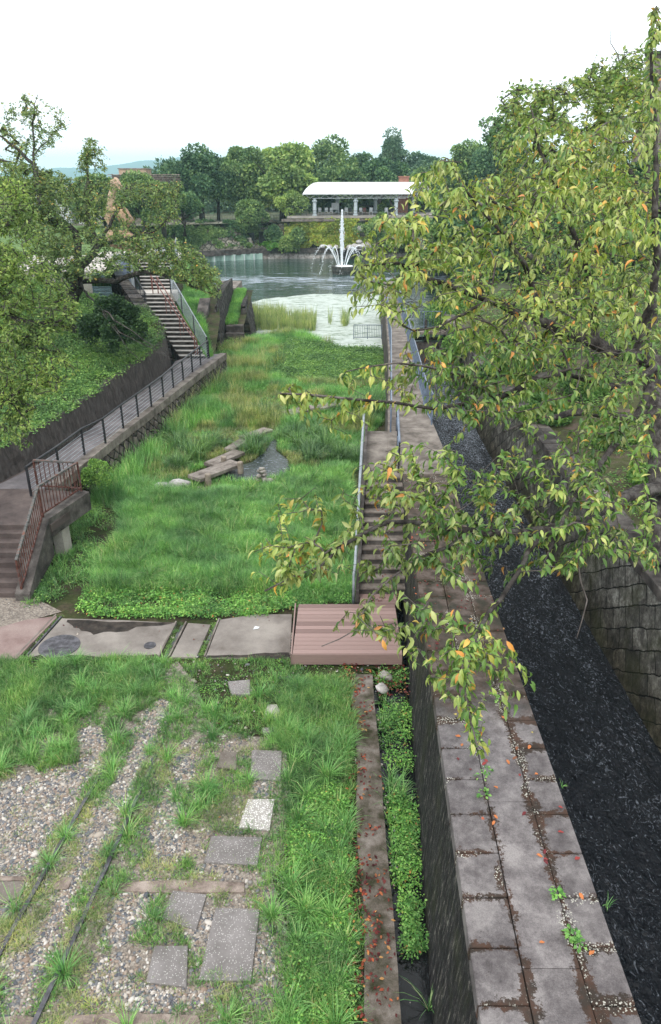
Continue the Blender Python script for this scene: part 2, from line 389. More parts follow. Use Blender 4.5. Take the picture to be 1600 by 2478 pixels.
def water_mat(name, base, wave, ws, stretch=(1, 1, 1), rough=.04, foam_glint=None, spec=.5, w2=None):
    b = NB(name); v = b.mapping(stretch)
    h = b.noise(ws, 5, .62, v, .4)
    if w2: h = b.math('ADD', h, b.math('MULTIPLY', b.noise(w2[0], 4, .6, v, .3), w2[1]))
    bm = b.bump(h, 1.0, wave)
    p = b.pbsdf(base, rough, bm, spec, IOR=1.33)
    if foam_glint is None: return b.done(p)
    f = foam_glint(b, v)
    d = b.n('ShaderNodeBsdfDiffuse'); d.inputs[0].default_value = (.42, .47, .54, 1)  # pale diffuse for foam and for sky glints painted into the colour
    x = b.n('ShaderNodeMixShader'); b.l(f, x.inputs[0]); b.l(p, x.inputs[1]); b.l(d.outputs[0], x.inputs[2])
    return b.done(x.outputs[0])
def canal_foam_glint(b, v):
    x, y, z = b.sep()
    n = b.noise(6.0, 7, .66, b.mapping((1.3, .8, 1)), 3.4); big = b.noise(1.1, 4, .6, b.mapping((1.4, .6, 1)), .8)  # flecks: part real foam, part painted glints off the ripples
    white = b.ramp(b.math('MULTIPLY', b.math('SUBTRACT', y, 11), .045), [(0, 0.0), (.35, .4), (1, 1.0)])   # broken water below the weir; nearer by, painted pale sky reflection
    edge = b.ramp(b.math('ABSOLUTE', b.math('SUBTRACT', x, 5.35)), [(0, 1.0), (.35, 0.0)])
    t = b.math('ADD', b.math('SUBTRACT', n, .568), b.math('ADD', b.math('MULTIPLY', white, .14), b.math('MULTIPLY', edge, .03)))
    t = b.math('ADD', t, b.math('MULTIPLY', b.math('SUBTRACT', big, .5), .2))
    return b.ramp(t, [(0, 0.0), (.04, .06), (.09, .2), (.2, .6)])
M['canal_water'] = water_mat('canal_water', (.007, .009, .013), .22, 3.2, (1.1, .7, 1), .09, canal_foam_glint, .6, (11, .45))
def pond_glint(b, v):
    x, y, z = b.sep()
    n = b.noise(2.4, 8, .85, b.mapping((.3, 1.1, 1)), .5); big = b.noise(.14, 3, .6, b.mapping((.6, 1.4, 1)))
    band = b.math('SUBTRACT', 1.25, b.math('ADD', b.math('MULTIPLY', b.math('ABSOLUTE', b.math('SUBTRACT', y, 76)), .075), b.math('MULTIPLY', b.math('ABSOLUTE', b.math('SUBTRACT', big, .52)), 2.2)))  # white ripple band: sky reflection painted as pale streaks
    t = b.math('SUBTRACT', n, b.math('SUBTRACT', .74, b.math('MULTIPLY', b.ramp(band, [(0, 0.0), (1, 1.0)]), .25)))
    return b.math('MULTIPLY', b.ramp(t, [(0, 0.0), (.05, 1.0)]), .8)
M['pond_water'] = water_mat('pond_water', (.02, .05, .038), .1, 1.1, (.35, 1, 1), .04, pond_glint, .5, (6, .12))
M['shallow_water'] = None
def weed_glare_mat():
    """film of duckweed and ripples that throws back the bright sky"""
    b = NB('duckweed_glare')
    n = b.noise(2.2, 7, .8, b.mapping((.5, 1.2, 1)))
    sp = b.ramp(n, [(.5, 0.0), (.58, .75)])
    p = b.pbsdf((.2, .25, .2), .42, b.bump(b.noise(14, 4), .6, .05), 1.0, IOR=1.6)
    p2 = b.pbsdf((.1, .15, .08), .9, None, .2)
    d = b.n('ShaderNodeBsdfDiffuse'); d.inputs[0].default_value = (.62, .68, .64, 1)  # pale diffuse paints the sky glare lying on the weed
    x0 = b.n('ShaderNodeMixShader'); x0.inputs[0].default_value = .5; b.l(p, x0.inputs[1]); b.l(d.outputs[0], x0.inputs[2])
    x = b.n('ShaderNodeMixShader'); b.l(sp, x.inputs[0]); b.l(x0.outputs[0], x.inputs[1]); b.l(p2, x.inputs[2])
    return b.done(x.outputs[0])
M['weed_glare'] = weed_glare_mat()
M['stream_water'] = water_mat('stream_water', (.035, .045, .045), .03, 9, (1, 1, 1), .06,
                              lambda b, v: b.math('MULTIPLY', b.ramp(b.noise(8, 6, .8), [(.54, 0.0), (.66, 1.0)]), .45))
M['gutter_water'] = water_mat('gutter_water', (.01, .011, .012), .004, 5, (1, 1, 1), .03)
M['splash'] = NB('splash'); _b = M['splash']
M['splash'] = _b.done(_b.pbsdf((.85, .9, .93), .5, None, .3))
M['bark'] = mottled('bark', (.018, .015, .014), (.055, .047, .043), 7, .9, (.13, .12, .11), .8, 40, .02)
M['twig'] = mottled('twig_bark', (.06, .05, .045), (.15, .13, .12), 5, .9, None, .3, 60, .004)
M['bark_far'] = mottled('bark_far', (.03, .025, .02), (.08, .07, .06), 3, .9)
# foliage, each stop a leaf colour
G = lambda *s: list(s)
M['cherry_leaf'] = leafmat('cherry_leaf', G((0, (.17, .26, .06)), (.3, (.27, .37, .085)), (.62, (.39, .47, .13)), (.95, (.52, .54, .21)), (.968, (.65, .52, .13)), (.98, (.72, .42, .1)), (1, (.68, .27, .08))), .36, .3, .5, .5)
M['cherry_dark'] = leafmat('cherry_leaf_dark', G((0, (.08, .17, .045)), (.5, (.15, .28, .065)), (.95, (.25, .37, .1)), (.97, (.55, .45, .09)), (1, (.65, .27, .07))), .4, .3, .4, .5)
M['mid_leaf'] = leafmat('mid_leaf', G((0, (.13, .2, .06)), (.5, (.23, .31, .09)), (.96, (.36, .41, .14)), (1, (.5, .35, .08))), .5, .35, .3, .6)
M['left_leaf'] = leafmat('left_leaf', G((0, (.07, .13, .05)), (.5, (.16, .26, .09)), (.97, (.29, .38, .15)), (1, (.65, .36, .1))), .5, .3, .3, .5)
M['maple_leaf'] = leafmat('maple_leaf', G((0, (.09, .17, .045)), (.5, (.21, .32, .085)), (1, (.37, .46, .14))), .5, .35, .3, .8)
M['yellow_leaf'] = leafmat('yellow_leaf', G((0, (.22, .26, .04)), (1, (.42, .38, .07))), .5, .4, .3)
M['far_dark'] = leafmat('far_dark', G((0, (.035, .09, .045)), (.6, (.1, .2, .09)), (1, (.21, .33, .14))), .6, .15, .2, .35)
M['far_mid'] = leafmat('far_mid', G((0, (.06, .13, .05)), (.6, (.17, .28, .1)), (1, (.32, .43, .17))), .6, .15, .2, .35)
M['far_light'] = leafmat('far_light', G((0, (.11, .2, .05)), (.6, (.28, .41, .12)), (1, (.46, .56, .2))), .6, .15, .2, .35)
M['far_blue'] = leafmat('far_blue', G((0, (.05, .11, .07)), (.6, (.12, .21, .13)), (1, (.21, .32, .2))), .6, .15, .2, .35)
M['ivy'] = leafmat('ivy', G((0, (.17, .26, .05)), (.6, (.36, .45, .09)), (.92, (.5, .55, .14)), (1, (.5, .22, .07))), .5, .2, .3, .5)
M['shrub_dark'] = leafmat('shrub_dark', G((0, (.02, .05, .02)), (.7, (.045, .1, .035)), (1, (.08, .16, .05))), .45, .15, .4, 1.2)
M['slope_weed'] = leafmat('slope_weed', G((0, (.045, .12, .035)), (.6, (.15, .3, .075)), (1, (.27, .43, .12))), .55, .22, .3, .6)
M['grass'] = leafmat('grass_blade', G((0, (.045, .135, .035)), (.5, (.15, .34, .09)), (.9, (.31, .51, .17)), (1, (.52, .5, .26))), .5, .25, .3, .9)
M['grass_soft'] = leafmat('meadow_blade', G((0, (.065, .2, .055)), (.5, (.19, .44, .125)), (.93, (.36, .62, .22)), (1, (.56, .56, .3))), .5, .25, .3, .7)
M['grass_dry'] = leafmat('dry_blade', G((0, (.11, .19, .05)), (.4, (.27, .37, .12)), (.8, (.47, .5, .22)), (1, (.58, .5, .31))), .6, .22, .2, 1.5)
M['reed'] = leafmat('reed_blade', G((0, (.2, .3, .1)), (.5, (.34, .44, .17)), (1, (.54, .54, .3))), .55, .35, .3, 1.5)
M['weed'] = leafmat('weed_leaf', G((0, (.05, .16, .03)), (.5, (.15, .38, .075)), (.97, (.32, .55, .14)), (1, (.5, .16, .06))), .5, .22, .35, 1.2)
M['fallen'] = leafmat('fallen_leaf', G((0, (.07, .012, .014)), (.6, (.16, .03, .025)), (.85, (.4, .1, .04)), (1, (.55, .33, .12))), .6, .1, .3)
M['iris'] = leafmat('iris_blade', G((0, (.04, .11, .04)), (.6, (.12, .25, .08)), (1, (.27, .42, .16))), .45, .22, .4, .8)
M['pale_nosing'] = mottled('pale_nosing', (.45, .43, .4), (.62, .6, .56), 4, .9)
M['wood_pale'] = mottled('post_timber', (.22, .18, .14), (.33, .28, .23), 6, .9)
M['kerb'] = mottled('kerb_concrete', (.035, .035, .016), (.13, .11, .09), 2.4, .9, (.25, .22, .195), .7, 50, .012)
M['far_rubble'] = mottled('far_rubble', (.16, .14, .12), (.5, .47, .44), 2.6, .9, None, .8, 3, .1)
M['pile'] = mottled('green_piling', (.28, .42, .36), (.42, .56, .5), .8, .7)
M['recess'] = mottled('dark_recess', (.01, .011, .011), (.025, .026, .025), 2, .9)
M['far_wall'] = mottled('far_wall', (.1, .09, .08), (.3, .28, .26), 1, .9)
M['column'] = mottled('column_paint', (.45, .52, .55), (.55, .62, .65), 2, .6)
M['brick'] = mottled('brick_red', (.25, .11, .08), (.36, .18, .13), 5, .9)
M['basin'] = mottled('basin_stone', (.03, .035, .03), (.1, .1, .09), 5, .8)
M['ochre'] = mottled('ochre_render', (.32, .23, .15), (.5, .38, .27), 1.4, .9, (.5, .3, .22), .6, 4, .1)
M['tan'] = mottled('tan_render', (.2, .13, .09), (.36, .24, .16), 1.2, .9, (.5, .33, .2), .7, 4, .1)
# ------------------------------------------------------------------ terrain, water, setting
def sheet(name, pts, mat, kind='structure', sub=0):
    me = bpy.data.meshes.new(name); me.from_pydata([tuple(p) for p in pts], [], [tuple(range(len(pts)))]); me.update()
    if me.polygons[0].normal.z < 0: me.flip_normals()
    me.materials.append(mat); o = bpy.data.objects.new(name, me); link(o); return tag(o, kind=kind)
def hfield(name, x0, x1, nx, y0, y1, ny, fz, mat, xmap=None):
    X, Y = np.meshgrid(np.linspace(x0, x1, nx), np.linspace(y0, y1, ny))
    if xmap: X = xmap(X, Y)
    Z = fz(X, Y); V = np.stack([X, Y, Z], -1).reshape(-1, 3)
    i = np.arange(ny-1)[:, None]*nx+np.arange(nx-1)[None, :]
    q = np.stack([i, i+1, i+nx+1, i+nx], -1).reshape(-1, 4)
    return tag(npmesh(name, V, q, None, mat, None, True), kind='structure')
M['far_ground'] = mottled('far_ground', (.06, .08, .04), (.12, .13, .08), .3, .95)
sheet('ground', [(-2400, -120, -1.6), (2400, -120, -1.6), (2400, 3100, -1.6), (-2400, 3100, -1.6)], M['far_ground'])
M['lawn'] = mottled('lawn', (.07, .13, .035), (.13, .21, .06), .8, .95, None, .5, 12, .05)
hfield('lower_ground', -14.5, .8, 90, -1, 44.6, 220,
       lambda X, Y: .05*(fbm(X, Y, 1.3, 3)-.5)-.012-np.clip((Y-43.2)*.35, 0, .5), M['soil'])
hfield('gutter_bed', .78, 1.5, 12, 2, 12.3, 40, lambda X, Y: -.22+.1*(fbm(X, Y, .4, 3)-.5), M['soil'])
hfield('marsh_ground', 0, 1, 16, 12.3, 44.6, 100, lambda X, Y: .05*(fbm(X, Y, 1.3, 3)-.5)-.012-np.clip((Y-43.2)*.35, 0, .5), M['soil'],
       lambda X, Y: .79+X*(.7+np.clip((Y-14)*.075, 0, 2.2)))
# wall line of the ramp's retaining wall
WY = [-6, 17, 20.5, 23.5, 27.1, 32.3, 34.6, 41.4, 46]; WX = [-18.5, -10.2, -8.9, -8.35, -8.0, -7.25, -7.45, -10.9, -11.6]
WZ = [2.05, 2.05, 2.05, 2.05, 2.1, 2.3, 2.6, 4.3, 4.85]
def zleft(X, Y):
    xw = np.interp(Y, WY, WX); zt = np.interp(Y, WY, WZ); d = np.clip(xw-.25-X, 0, 99)
    z = zt-.05+.27*np.clip(d-.3, 0, 99)+.12*(fbm(X, Y, 2.2, 5)-.5)*np.clip(d, 0, 1)
    return np.minimum(z, 4.8+.02*d)
hfield('grass_slope', 0, 1, 60, -6, 37.2, 110, zleft, M['soil'], lambda X, Y: np.interp(Y, WY, WX)-.22-(X**1.6)*32)
M['pale_path'] = mottled('pale_path', (.4, .37, .33), (.55, .52, .47), .6, .9)
hfield('upper_terrace', -60, -11.2, 30, 37.2, 46, 12, lambda X, Y: 4.84+0*X, M['pale_path'])
hfield('upper_lawn', 0, 1, 30, 46, 94, 30, lambda X, Y: 4.75-.018*(Y-46)+0*X, M['lawn'], lambda X, Y: -70+X*np.interp(Y, [46, 56, 94], [59.5, 54, 46]))
# green bank between the far stair and the gate walls
def zbank(X, Y): return np.interp(Y, [35, 36.5, 43, 50, 56, 90], [.9, 1.1, 2.5, 2.75, 2.2, 1.0])+.06*(fbm(X, Y, .8, 2)-.5)
hfield('green_bank', 0, 1, 20, 35.0, 56, 40, zbank, M['soil'], lambda X, Y: np.interp(Y, [35, 41, 46, 56], [-6.2, -9.0, -10.5, -12])+X*np.interp(Y, [35, 41, 46, 56], [.6, 3.0, 3.6, 3.2]))
hfield('pond_bank', 0, 1, 14, 50, 94, 30, lambda X, Y: np.interp(Y, [50, 60, 94], [2.6, 1.3, 1.0])+np.clip(-(X+10)-(Y-50)*.2, 0, 6)*.35, M['lawn'], lambda X, Y: -40+X*np.interp(Y, [50, 70, 94], [31.0, 26.5, 21.5]))
# right bank behind the canal's far wall
def zright(X, Y):
    d = np.clip(X-6.7, 0, 99); return 2.15+np.clip(d-.3, 0, 99)*.16*np.clip(1.4-d*.02, .1, 2)+.1*(fbm(X, Y, 1.5, 9)-.5)*np.clip(d*2, 0, 1)
M['bank_soil'] = mottled('bank_soil', (.045, .035, .025), (.075, .085, .03), 1.1, .95, (.14, .1, .08), .7, 20, .03)
hfield('right_bank', 0, 1, 50, -4, 46, 80, zright, M['bank_soil'], lambda X, Y: 6.6+np.clip((Y-26)*.014, 0, 1)+X**1.5*60)
hfield('far_right_bank', 9.5, 80, 30, 46, 101, 20, lambda X, Y: 2.4+.02*(X-9), M['far_ground'])
hfield('far_terrace', -140, 160, 60, 100.6, 260, 30, lambda X, Y: 3.85+0*X, M['far_ground'])
# water
sheet('pond_water', [(-40, 43.4, -.2), (60, 43.4, -.2), (60, 101, -.2), (-40, 101, -.2)], M['pond_water'])
sheet('canal_water', [(1.5, -2, -.3), (7.5, -2, -.3), (7.5, 40.6, -.3), (1.5, 40.6, -.3)], M['canal_water'])
edge = [P(u, v, -.196) for u, v in [(560, 745), (640, 723), (730, 714), (800, 711), (850, 713), (905, 709), (930, 716), (935, 760), (945, 850), (880, 872), (780, 862), (700, 842), (590, 830)]]
pts = []
for i in range(len(edge)):
    a, b_ = edge[i], edge[(i+1) % len(edge)]
    for k in range(6):
        p = a.lerp(b_, k/6); j = .35*(float(vnoise(p.x, p.y, .5, 4))-.5); pts.append((p.x+j*2, p.y+j*3, p.z))
o = sheet('floating_weed', pts, M['weed_glare'], 'stuff'); o['label'] = 'film of floating weed, painted pale with sky glare, on the near side of the pond'; o['category'] = 'water weed'
sheet('stream_water', [P(u, v, .03) for u, v in [(530, 1150), (575, 1128), (612, 1118), (642, 1092), (660, 1062), (672, 1068), (670, 1092), (696, 1112), (704, 1134), (680, 1150), (640, 1163), (600, 1168), (555, 1162)]], M['stream_water'])
sheet('gutter_water', [(.8, 3, -.16), (1.45, 3, -.16), (1.45, 12.28, -.16), (.8, 12.28, -.16)], M['gutter_water'])
# distant hills
def hills():
    rng = np.random.RandomState(5); xs = np.linspace(-1900, 1900, 240); V = []
    base = 40+18*np.sin(xs*.0021+1.2)
    prof = [(-1900, 40), (-1050, 60), (-760, 88), (-640, 118), (-560, 128), (-500, 150), (-420, 130), (-300, 118), (-100, 100), (120, 92), (300, 100), (420, 96), (700, 80), (1900, 60)]
    h = .47*np.interp(xs, [a for a, _ in prof], [b for _, b in prof])+6*(vnoise(xs, xs*0, 60, 1)-.5)*2+3*(vnoise(xs, xs*0, 22, 2)-.5)
    rows = [(2100, 0.0), (2300, .35), (2500, .72), (2700, 1.0), (3000, .8)]
    for y, k in rows:
        V.append(np.stack([xs*(y/2700), np.full_like(xs, y), h*k+5*(vnoise(xs, xs*0+y, 80, 3)-.5)*k], -1))
    V = np.concatenate(V); nx = len(xs); i = np.arange(len(rows)-1)[:, None]*nx+np.arange(nx-1)[None, :]
    q = np.stack([i, i+1, i+nx+1, i+nx], -1).reshape(-1, 4)
    return tag(npmesh('hills', V, q, None, M['hill'], None, True), kind='structure')
M['hill'] = mottled('hill_forest', (.05, .1, .08), (.07, .13, .1), .01, .95)
hills()

# ------------------------------------------------------------------ canal walls
def XL(y): return 1.33+.036*(y-4.2)
def XB(y): return min(1.18+.055*(y-5.4), XL(y)+.02)   # foot of the wall, by the gutter      # left edge of the coping
def XR(y): return 2.76+.018*(y-4.2)
cw = thing('canal_wall', 'thick stone wall with weathered coping between the weedy track bed and the dark canal', 'wall', (2, 10, 0))
mb = MB(); ys = [2.5+i*.5 for i in range(31)]
for i in range(30):
    y0, y1 = ys[i], ys[i+1]
    if y1 > 17.5: y1 = 17.5
    if y0 >= 17.5: break
    mb.loft([(XB(y0), y0, -.5), (XR(y0)-.02, y0, -1.2), (XR(y1)-.02, y1, -1.2), (XB(y1), y1, -.5)],
            [(XL(y0)+.03, y0, 2.0), (XR(y0)-.03, y0, 2.0), (XR(y1)-.03, y1, 2.0), (XL(y1)+.03, y1, 2.0)])
mb.build('wall_face', M['wallface'], cw, sub=2, rough=.05)
rng = random.Random(3)
y = 2.60; k = 0
while y < 17.3:
    y1 = min(y+.55, 17.4)
    for side in (0, 1):
        g = .006
        if side == 0: a, b_ = XL(y), XL(y)+.47; a1, b1 = XL(y1), XL(y1)+.47
        else: a, b_ = XR(y)-.40, XR(y); a1, b1 = XR(y1)-.40, XR(y1)
        dz = rng.uniform(-.006, .006)
        m = MB(); q0 = [(a, y+g), (b_-g, y+g), (b1-g, y1-g), (a1, y1-g)]; m.prism(q0, 1.99, 2.2+dz)
        m.build('coping_stone', M['coping'], cw, bevel=.014)
    y += .55; k += 1
m = MB(); yy = 2.55
while yy < 17.3:
    y1 = min(yy+2.05, 17.4)
    m.prism([(XL(yy)+.475, yy), (XR(yy)-.407, yy), (XR(y1)-.407, y1-.006), (XL(y1)+.475, y1-.006)], 1.99, 2.192); yy = y1
m.build('mortar_strip', M['coping'], cw, bevel=.006)

# the wall goes on beyond the stair as a narrow walkway between railings
WLx = [(17.4, 1.62), (22.7, 2.03), (31.5, 2.68), (42, 3.25), (56, 3.95)]; WRx = [(17.4, 2.98), (20.5, 3.05), (22.7, 2.98), (31.5, 3.38), (42, 3.85), (56, 4.5)]
wl = lambda y: float(np.interp(y, [a for a, _ in WLx], [b for _, b in WLx])); wr = lambda y: float(np.interp(y, [a for a, _ in WRx], [b for _, b in WRx]))
ww = thing('walkway_wall', 'narrow concrete walkway on a long wall running out beside the pond', 'walkway', (3, 35, 0))
m = MB(); yl = [17.42, 20, 22.7, 27, 31.5, 37, 42, 49, 56]
for a, b_ in zip(yl, yl[1:]):
    m.loft([(wl(a)-.3, a, -1), (wr(a)+.12, a, -1), (wr(b_)+.12, b_, -1), (wl(b_)-.3, b_, -1)], [(wl(a)-.22, a, 1.93), (wr(a)+.06, a, 1.93), (wr(b_)+.06, b_, 1.93), (wl(b_)-.22, b_, 1.93)])
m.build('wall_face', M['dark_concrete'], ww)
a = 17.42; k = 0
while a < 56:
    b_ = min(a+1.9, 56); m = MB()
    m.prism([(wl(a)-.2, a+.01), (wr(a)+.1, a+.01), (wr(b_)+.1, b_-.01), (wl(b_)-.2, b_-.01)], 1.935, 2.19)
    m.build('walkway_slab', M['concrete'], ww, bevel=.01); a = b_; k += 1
def picket_fence(name, label, cat, line, z0, h, mat, step=.14, post=2.0, rails=(.12, 1.0), group=None, rad=.009, postr=.022, cap=None):
    L = [Vector(p) for p in line]; t = thing(name, label, cat, L[0], group)
    seg = [(L[i+1]-L[i]).length for i in range(len(L)-1)]; tot = sum(seg)
    def at(s):
        for i, g in enumerate(seg):
            if s <= g or i == len(seg)-1: return L[i].lerp(L[i+1], min(s/g, 1))
            s -= g
    up = Vector((0, 0, h))
    for r in rails:
        m = MB()
        for i in range(len(L)-1): m.bar(L[i]+up*r, L[i+1]+up*r, .03, .03)
        m.build('top_rail' if r == rails[-1] else 'bottom_rail', mat if not cap or r != rails[-1] else cap, t)
    m = MB(); s = step
    while s < tot: p = at(s); m.tube([p+up*rails[0], p+up*rails[-1]], rad, 4); s += step
    m.build('pickets', mat, t)
    s = 0
    while s <= tot+.01:
        p = at(min(s, tot)); m = MB(); m.tube([p, p+up*1.0], postr, 6); m.build('post', mat, t); s += post
    return t
picket_fence('railing', 'blue grey picket railing on the pond side of the wall walkway', 'railing', [(wl(y)-.12, y, 2.19) for y in (20.8, 22.7, 31.5, 42, 47)], 0, .95, M['blue_metal'], .16, 2.1)
picket_fence('railing', 'blue grey picket railing on the canal side of the wall walkway', 'railing', [(wr(y)+.04, y, 2.19) for y in (21.5, 22.7, 31.5, 42, 47)], 0, .95, M['blue_metal'], .16, 2.1)
# cross railing and gate at the weir
wg = thing('weir', 'dark timber and steel weir gate across the canal below the pond', 'weir', (5, 41, 0))
m = MB(); m.box(3.97, 6.4, 40.7, 41.3, -.9, .75); m.build('gate_sill', M['dark_concrete'], wg)
m = MB(); m.box(3.98, 6.35, 40.55, 41.5, 1.25, 1.4); m.build('footboard', M['plank'], wg)
m = MB(); m.bar((3.98, 41, .95), (6.3, 41, .95), .1, .18); m.build('beam', M['bark'], wg)
for x in (4.1, 5.2, 6.25):
    m = MB(); m.box(x-.06, x+.06, 40.9, 41.02, -.8, 2.0); m.build('post', M['bark'], wg)
picket_fence('railing', 'short blue grey railing standing across the weir', 'railing', [(4.0, 41.4, 1.4), (6.3, 41.4, 1.4)], 0, .95, M['blue_metal'], .14, 1.15)
picket_fence('railing', 'short blue grey railing over the water left of the walkway', 'railing', [(1.35, 43.2, .5), (2.95, 43.2, .5)], 0, .8, M['blue_metal'], .1, .8)
sheet('upper_canal_water', [(3.4, 40.9, .55), (7.6, 40.9, .55), (7.6, 43.3, -.19), (3.4, 43.3, -.19)], M['pond_water'])

rwall = thing('canal_wall', 'tall battered wall of diagonal stone blocks on the far side of the dark canal', 'wall', (6, 15, 0))
RW = lambda y: 5.8+max(0, y-26)*.014
m = MB(); yl = [-2+i*1.0 for i in range(43)]
for a, b_ in zip(yl, yl[1:]):
    m.loft([(RW(a), a, -1.2), (RW(a)+.85, a, -1.2), (RW(b_)+.85, b_, -1.2), (RW(b_), b_, -1.2)], [(RW(a)+.22, a, 2.0), (RW(a)+.85, a, 2.0), (RW(b_)+.85, b_, 2.0), (RW(b_)+.22, b_, 2.0)])
m.build('wall_face', M['masonry'], rwall, sub=2, rough=.05)
a = -2; k = 0
while a < 41:
    b_ = a+1.45; m = MB(); m.prism([(RW(a)+.17, a), (RW(a)+.78, a), (RW(b_)+.78, b_-.012), (RW(b_)+.17, b_-.012)], 1.99, 2.2+.008*(k % 2))
    m.build('coping_stone', M['dark_concrete'] if k % 4 else M['concrete'], rwall, bevel=.02); a = b_; k += 1
# ------------------------------------------------------------------ gutter kerb beside the wall
gk = thing('gutter_kerb', 'weathered concrete kerb strewn with red leaves beside the narrow gutter', 'kerb', (.6, 8, 0))
m = MB()
for i in range(16):
    a = 4+i*.5; b_ = a+.5; j = lambda q: .03*math.sin(q*2.1)
    m.loft([(.4+j(a), a, -.3), (.84+.4*j(a+9), a, -.3), (.84+.4*j(b_+9), b_, -.3), (.4+j(b_), b_, -.3)], [(.42+j(a), a, .07), (.83+.4*j(a+9), a, .07), (.83+.4*j(b_+9), b_, .07), (.42+j(b_), b_, .07)])
m.build('kerb_top', M['kerb'] if 'kerb' in M else M['concrete'], gk, sub=1, rough=.03)

# ------------------------------------------------------------------ concrete crossing with rail grooves
def ppoly(pts, z): return [tuple(P(u, v, z)) for u, v in pts]
def slab_thing(name, label, cat, px, z0, z1, mat, bevel=.01, group=None, rough=0, sub=0):
    q = [P(u, v, z1) for u, v in px]; m = MB(); m.prism([(p.x, p.y) for p in q], z0, z1)
    o = m.build(name, mat, None, bevel, rough=rough, sub=sub); c = sum((Vector(p) for p in q), Vector())/len(q); c.z = z0
    o.data.transform(Matrix.Translation(-c)); o.location = c
    return tag(o, label, cat, group)
slab_thing('crossing_slab', 'pinkish concrete slab at the left end of the track crossing', 'concrete slab', [(-60, 1535), (60, 1500), (137, 1490), (137, 1494), (40, 1594), (-60, 1594)], -.1, .05, M['pink_concrete'])
slab_thing('crossing_slab', 'wide mud-edged concrete slab holding the two round covers', 'concrete slab', [(150, 1496), (290, 1500), (427, 1507), (384, 1589), (64, 1592)], -.1, .05, M['panel_concrete'])
slab_thing('crossing_slab', 'narrow concrete slab between the two rail grooves of the crossing', 'concrete slab', [(455, 1507), (510, 1511), (475, 1590), (413, 1590)], -.1, .05, M['panel_concrete'])
slab_thing('crossing_slab', 'broad pale concrete slab of the crossing next to the timber deck', 'concrete slab', [(533, 1499), (620, 1486), (707, 1486), (702, 1588), (498, 1590)], -.1, .052, M['panel_concrete'])
for a, b_, c in [((150, 1494), (66, 1590), 'outer groove left of the round covers'), ((428, 1506), (386, 1590), 'left edge of the middle pair of grooves'), ((452, 1507), (411, 1590), 'left edge of the narrow concrete slab'), ((532, 1499), (497, 1590), 'left edge of the broad pale slab'), ((137, 1490), (40, 1592), 'right edge of the pinkish slab')]:
    p, q = P(*a, .02), P(*b_, .02); m = MB(); m.bar((p.x-.012, p.y, .02), (q.x-.012, q.y, .02), .035, .075)
    tag(m.build('edge_strip', M['concrete'] if 'outer' not in c else M['rail_steel']), 'thin edging strip along the '+c, 'edging')
def cover(name, label, u, v, r, z, n=40):
    c = P(u, v, z); t = thing(name, label, 'cover', (c.x, c.y, z))
    m = MB(); m.lathe((c.x, c.y, z), [(r, -.01), (r, .012), (r*.93, .012)], n); m.build('frame', M['rail_steel'], t)
    m = MB(); m.lathe((c.x, c.y, z), [(r*.9, -.005), (r*.9, .008), (.001, .009)], n)
    for k in range(-6, 7):
        yy = k*r*.13; hw = math.sqrt(max(0, (r*.84)**2-yy*yy))
        if hw > .02: m.box(c.x-hw, c.x+hw, c.y+yy-.006*r/.4, c.y+yy+.006*r/.4, z+.009, z+.014)
    m.build('lid', M['rail_steel'], t)
def mud(name, px, z, label, jit=.1, seed=0):
    pts = []
    for i in range(len(px)):
        a, b_ = P(*px[i], z), P(*px[(i+1) % len(px)], z)
        for k in range(5): q = a.lerp(b_, k/5); n_ = float(vnoise(q.x, q.y, .12, seed))-.5; pts.append((q.x+jit*n_, q.y+jit*1.4*(float(vnoise(q.x+7, q.y, .12, seed+1))-.5), z))
    o = sheet(name, pts, M['mud'], 'stuff'); o['label'] = label; o['category'] = 'mud'; return o
M['mud'] = mottled('wet_mud', (.014, .011, .009), (.035, .027, .022), 5, .7, (.06, .048, .038), .8, 60, .01)
mud('mud', [(165, 1498), (420, 1508), (395, 1512), (330, 1515), (290, 1530), (225, 1532), (185, 1520), (165, 1508)], .056, 'dark mud washed over the far edge of the wide crossing slab')
mud('mud', [(62, 1590), (100, 1584), (240, 1587), (380, 1585), (384, 1592), (64, 1595)], .056, 'thin line of mud along the near edge of the wide slab', .05, 3)
mud('mud', [(500, 1586), (600, 1584), (700, 1578), (703, 1590), (498, 1592)], .058, 'mud along the near edge of the broad pale slab', .05, 5)
cover('manhole_cover', 'large round iron manhole cover set in the concrete crossing', 144, 1564, .42, .052)
cover('valve_cover', 'small round iron valve cover near the rail groove', 363, 1562, .125, .052, 20)

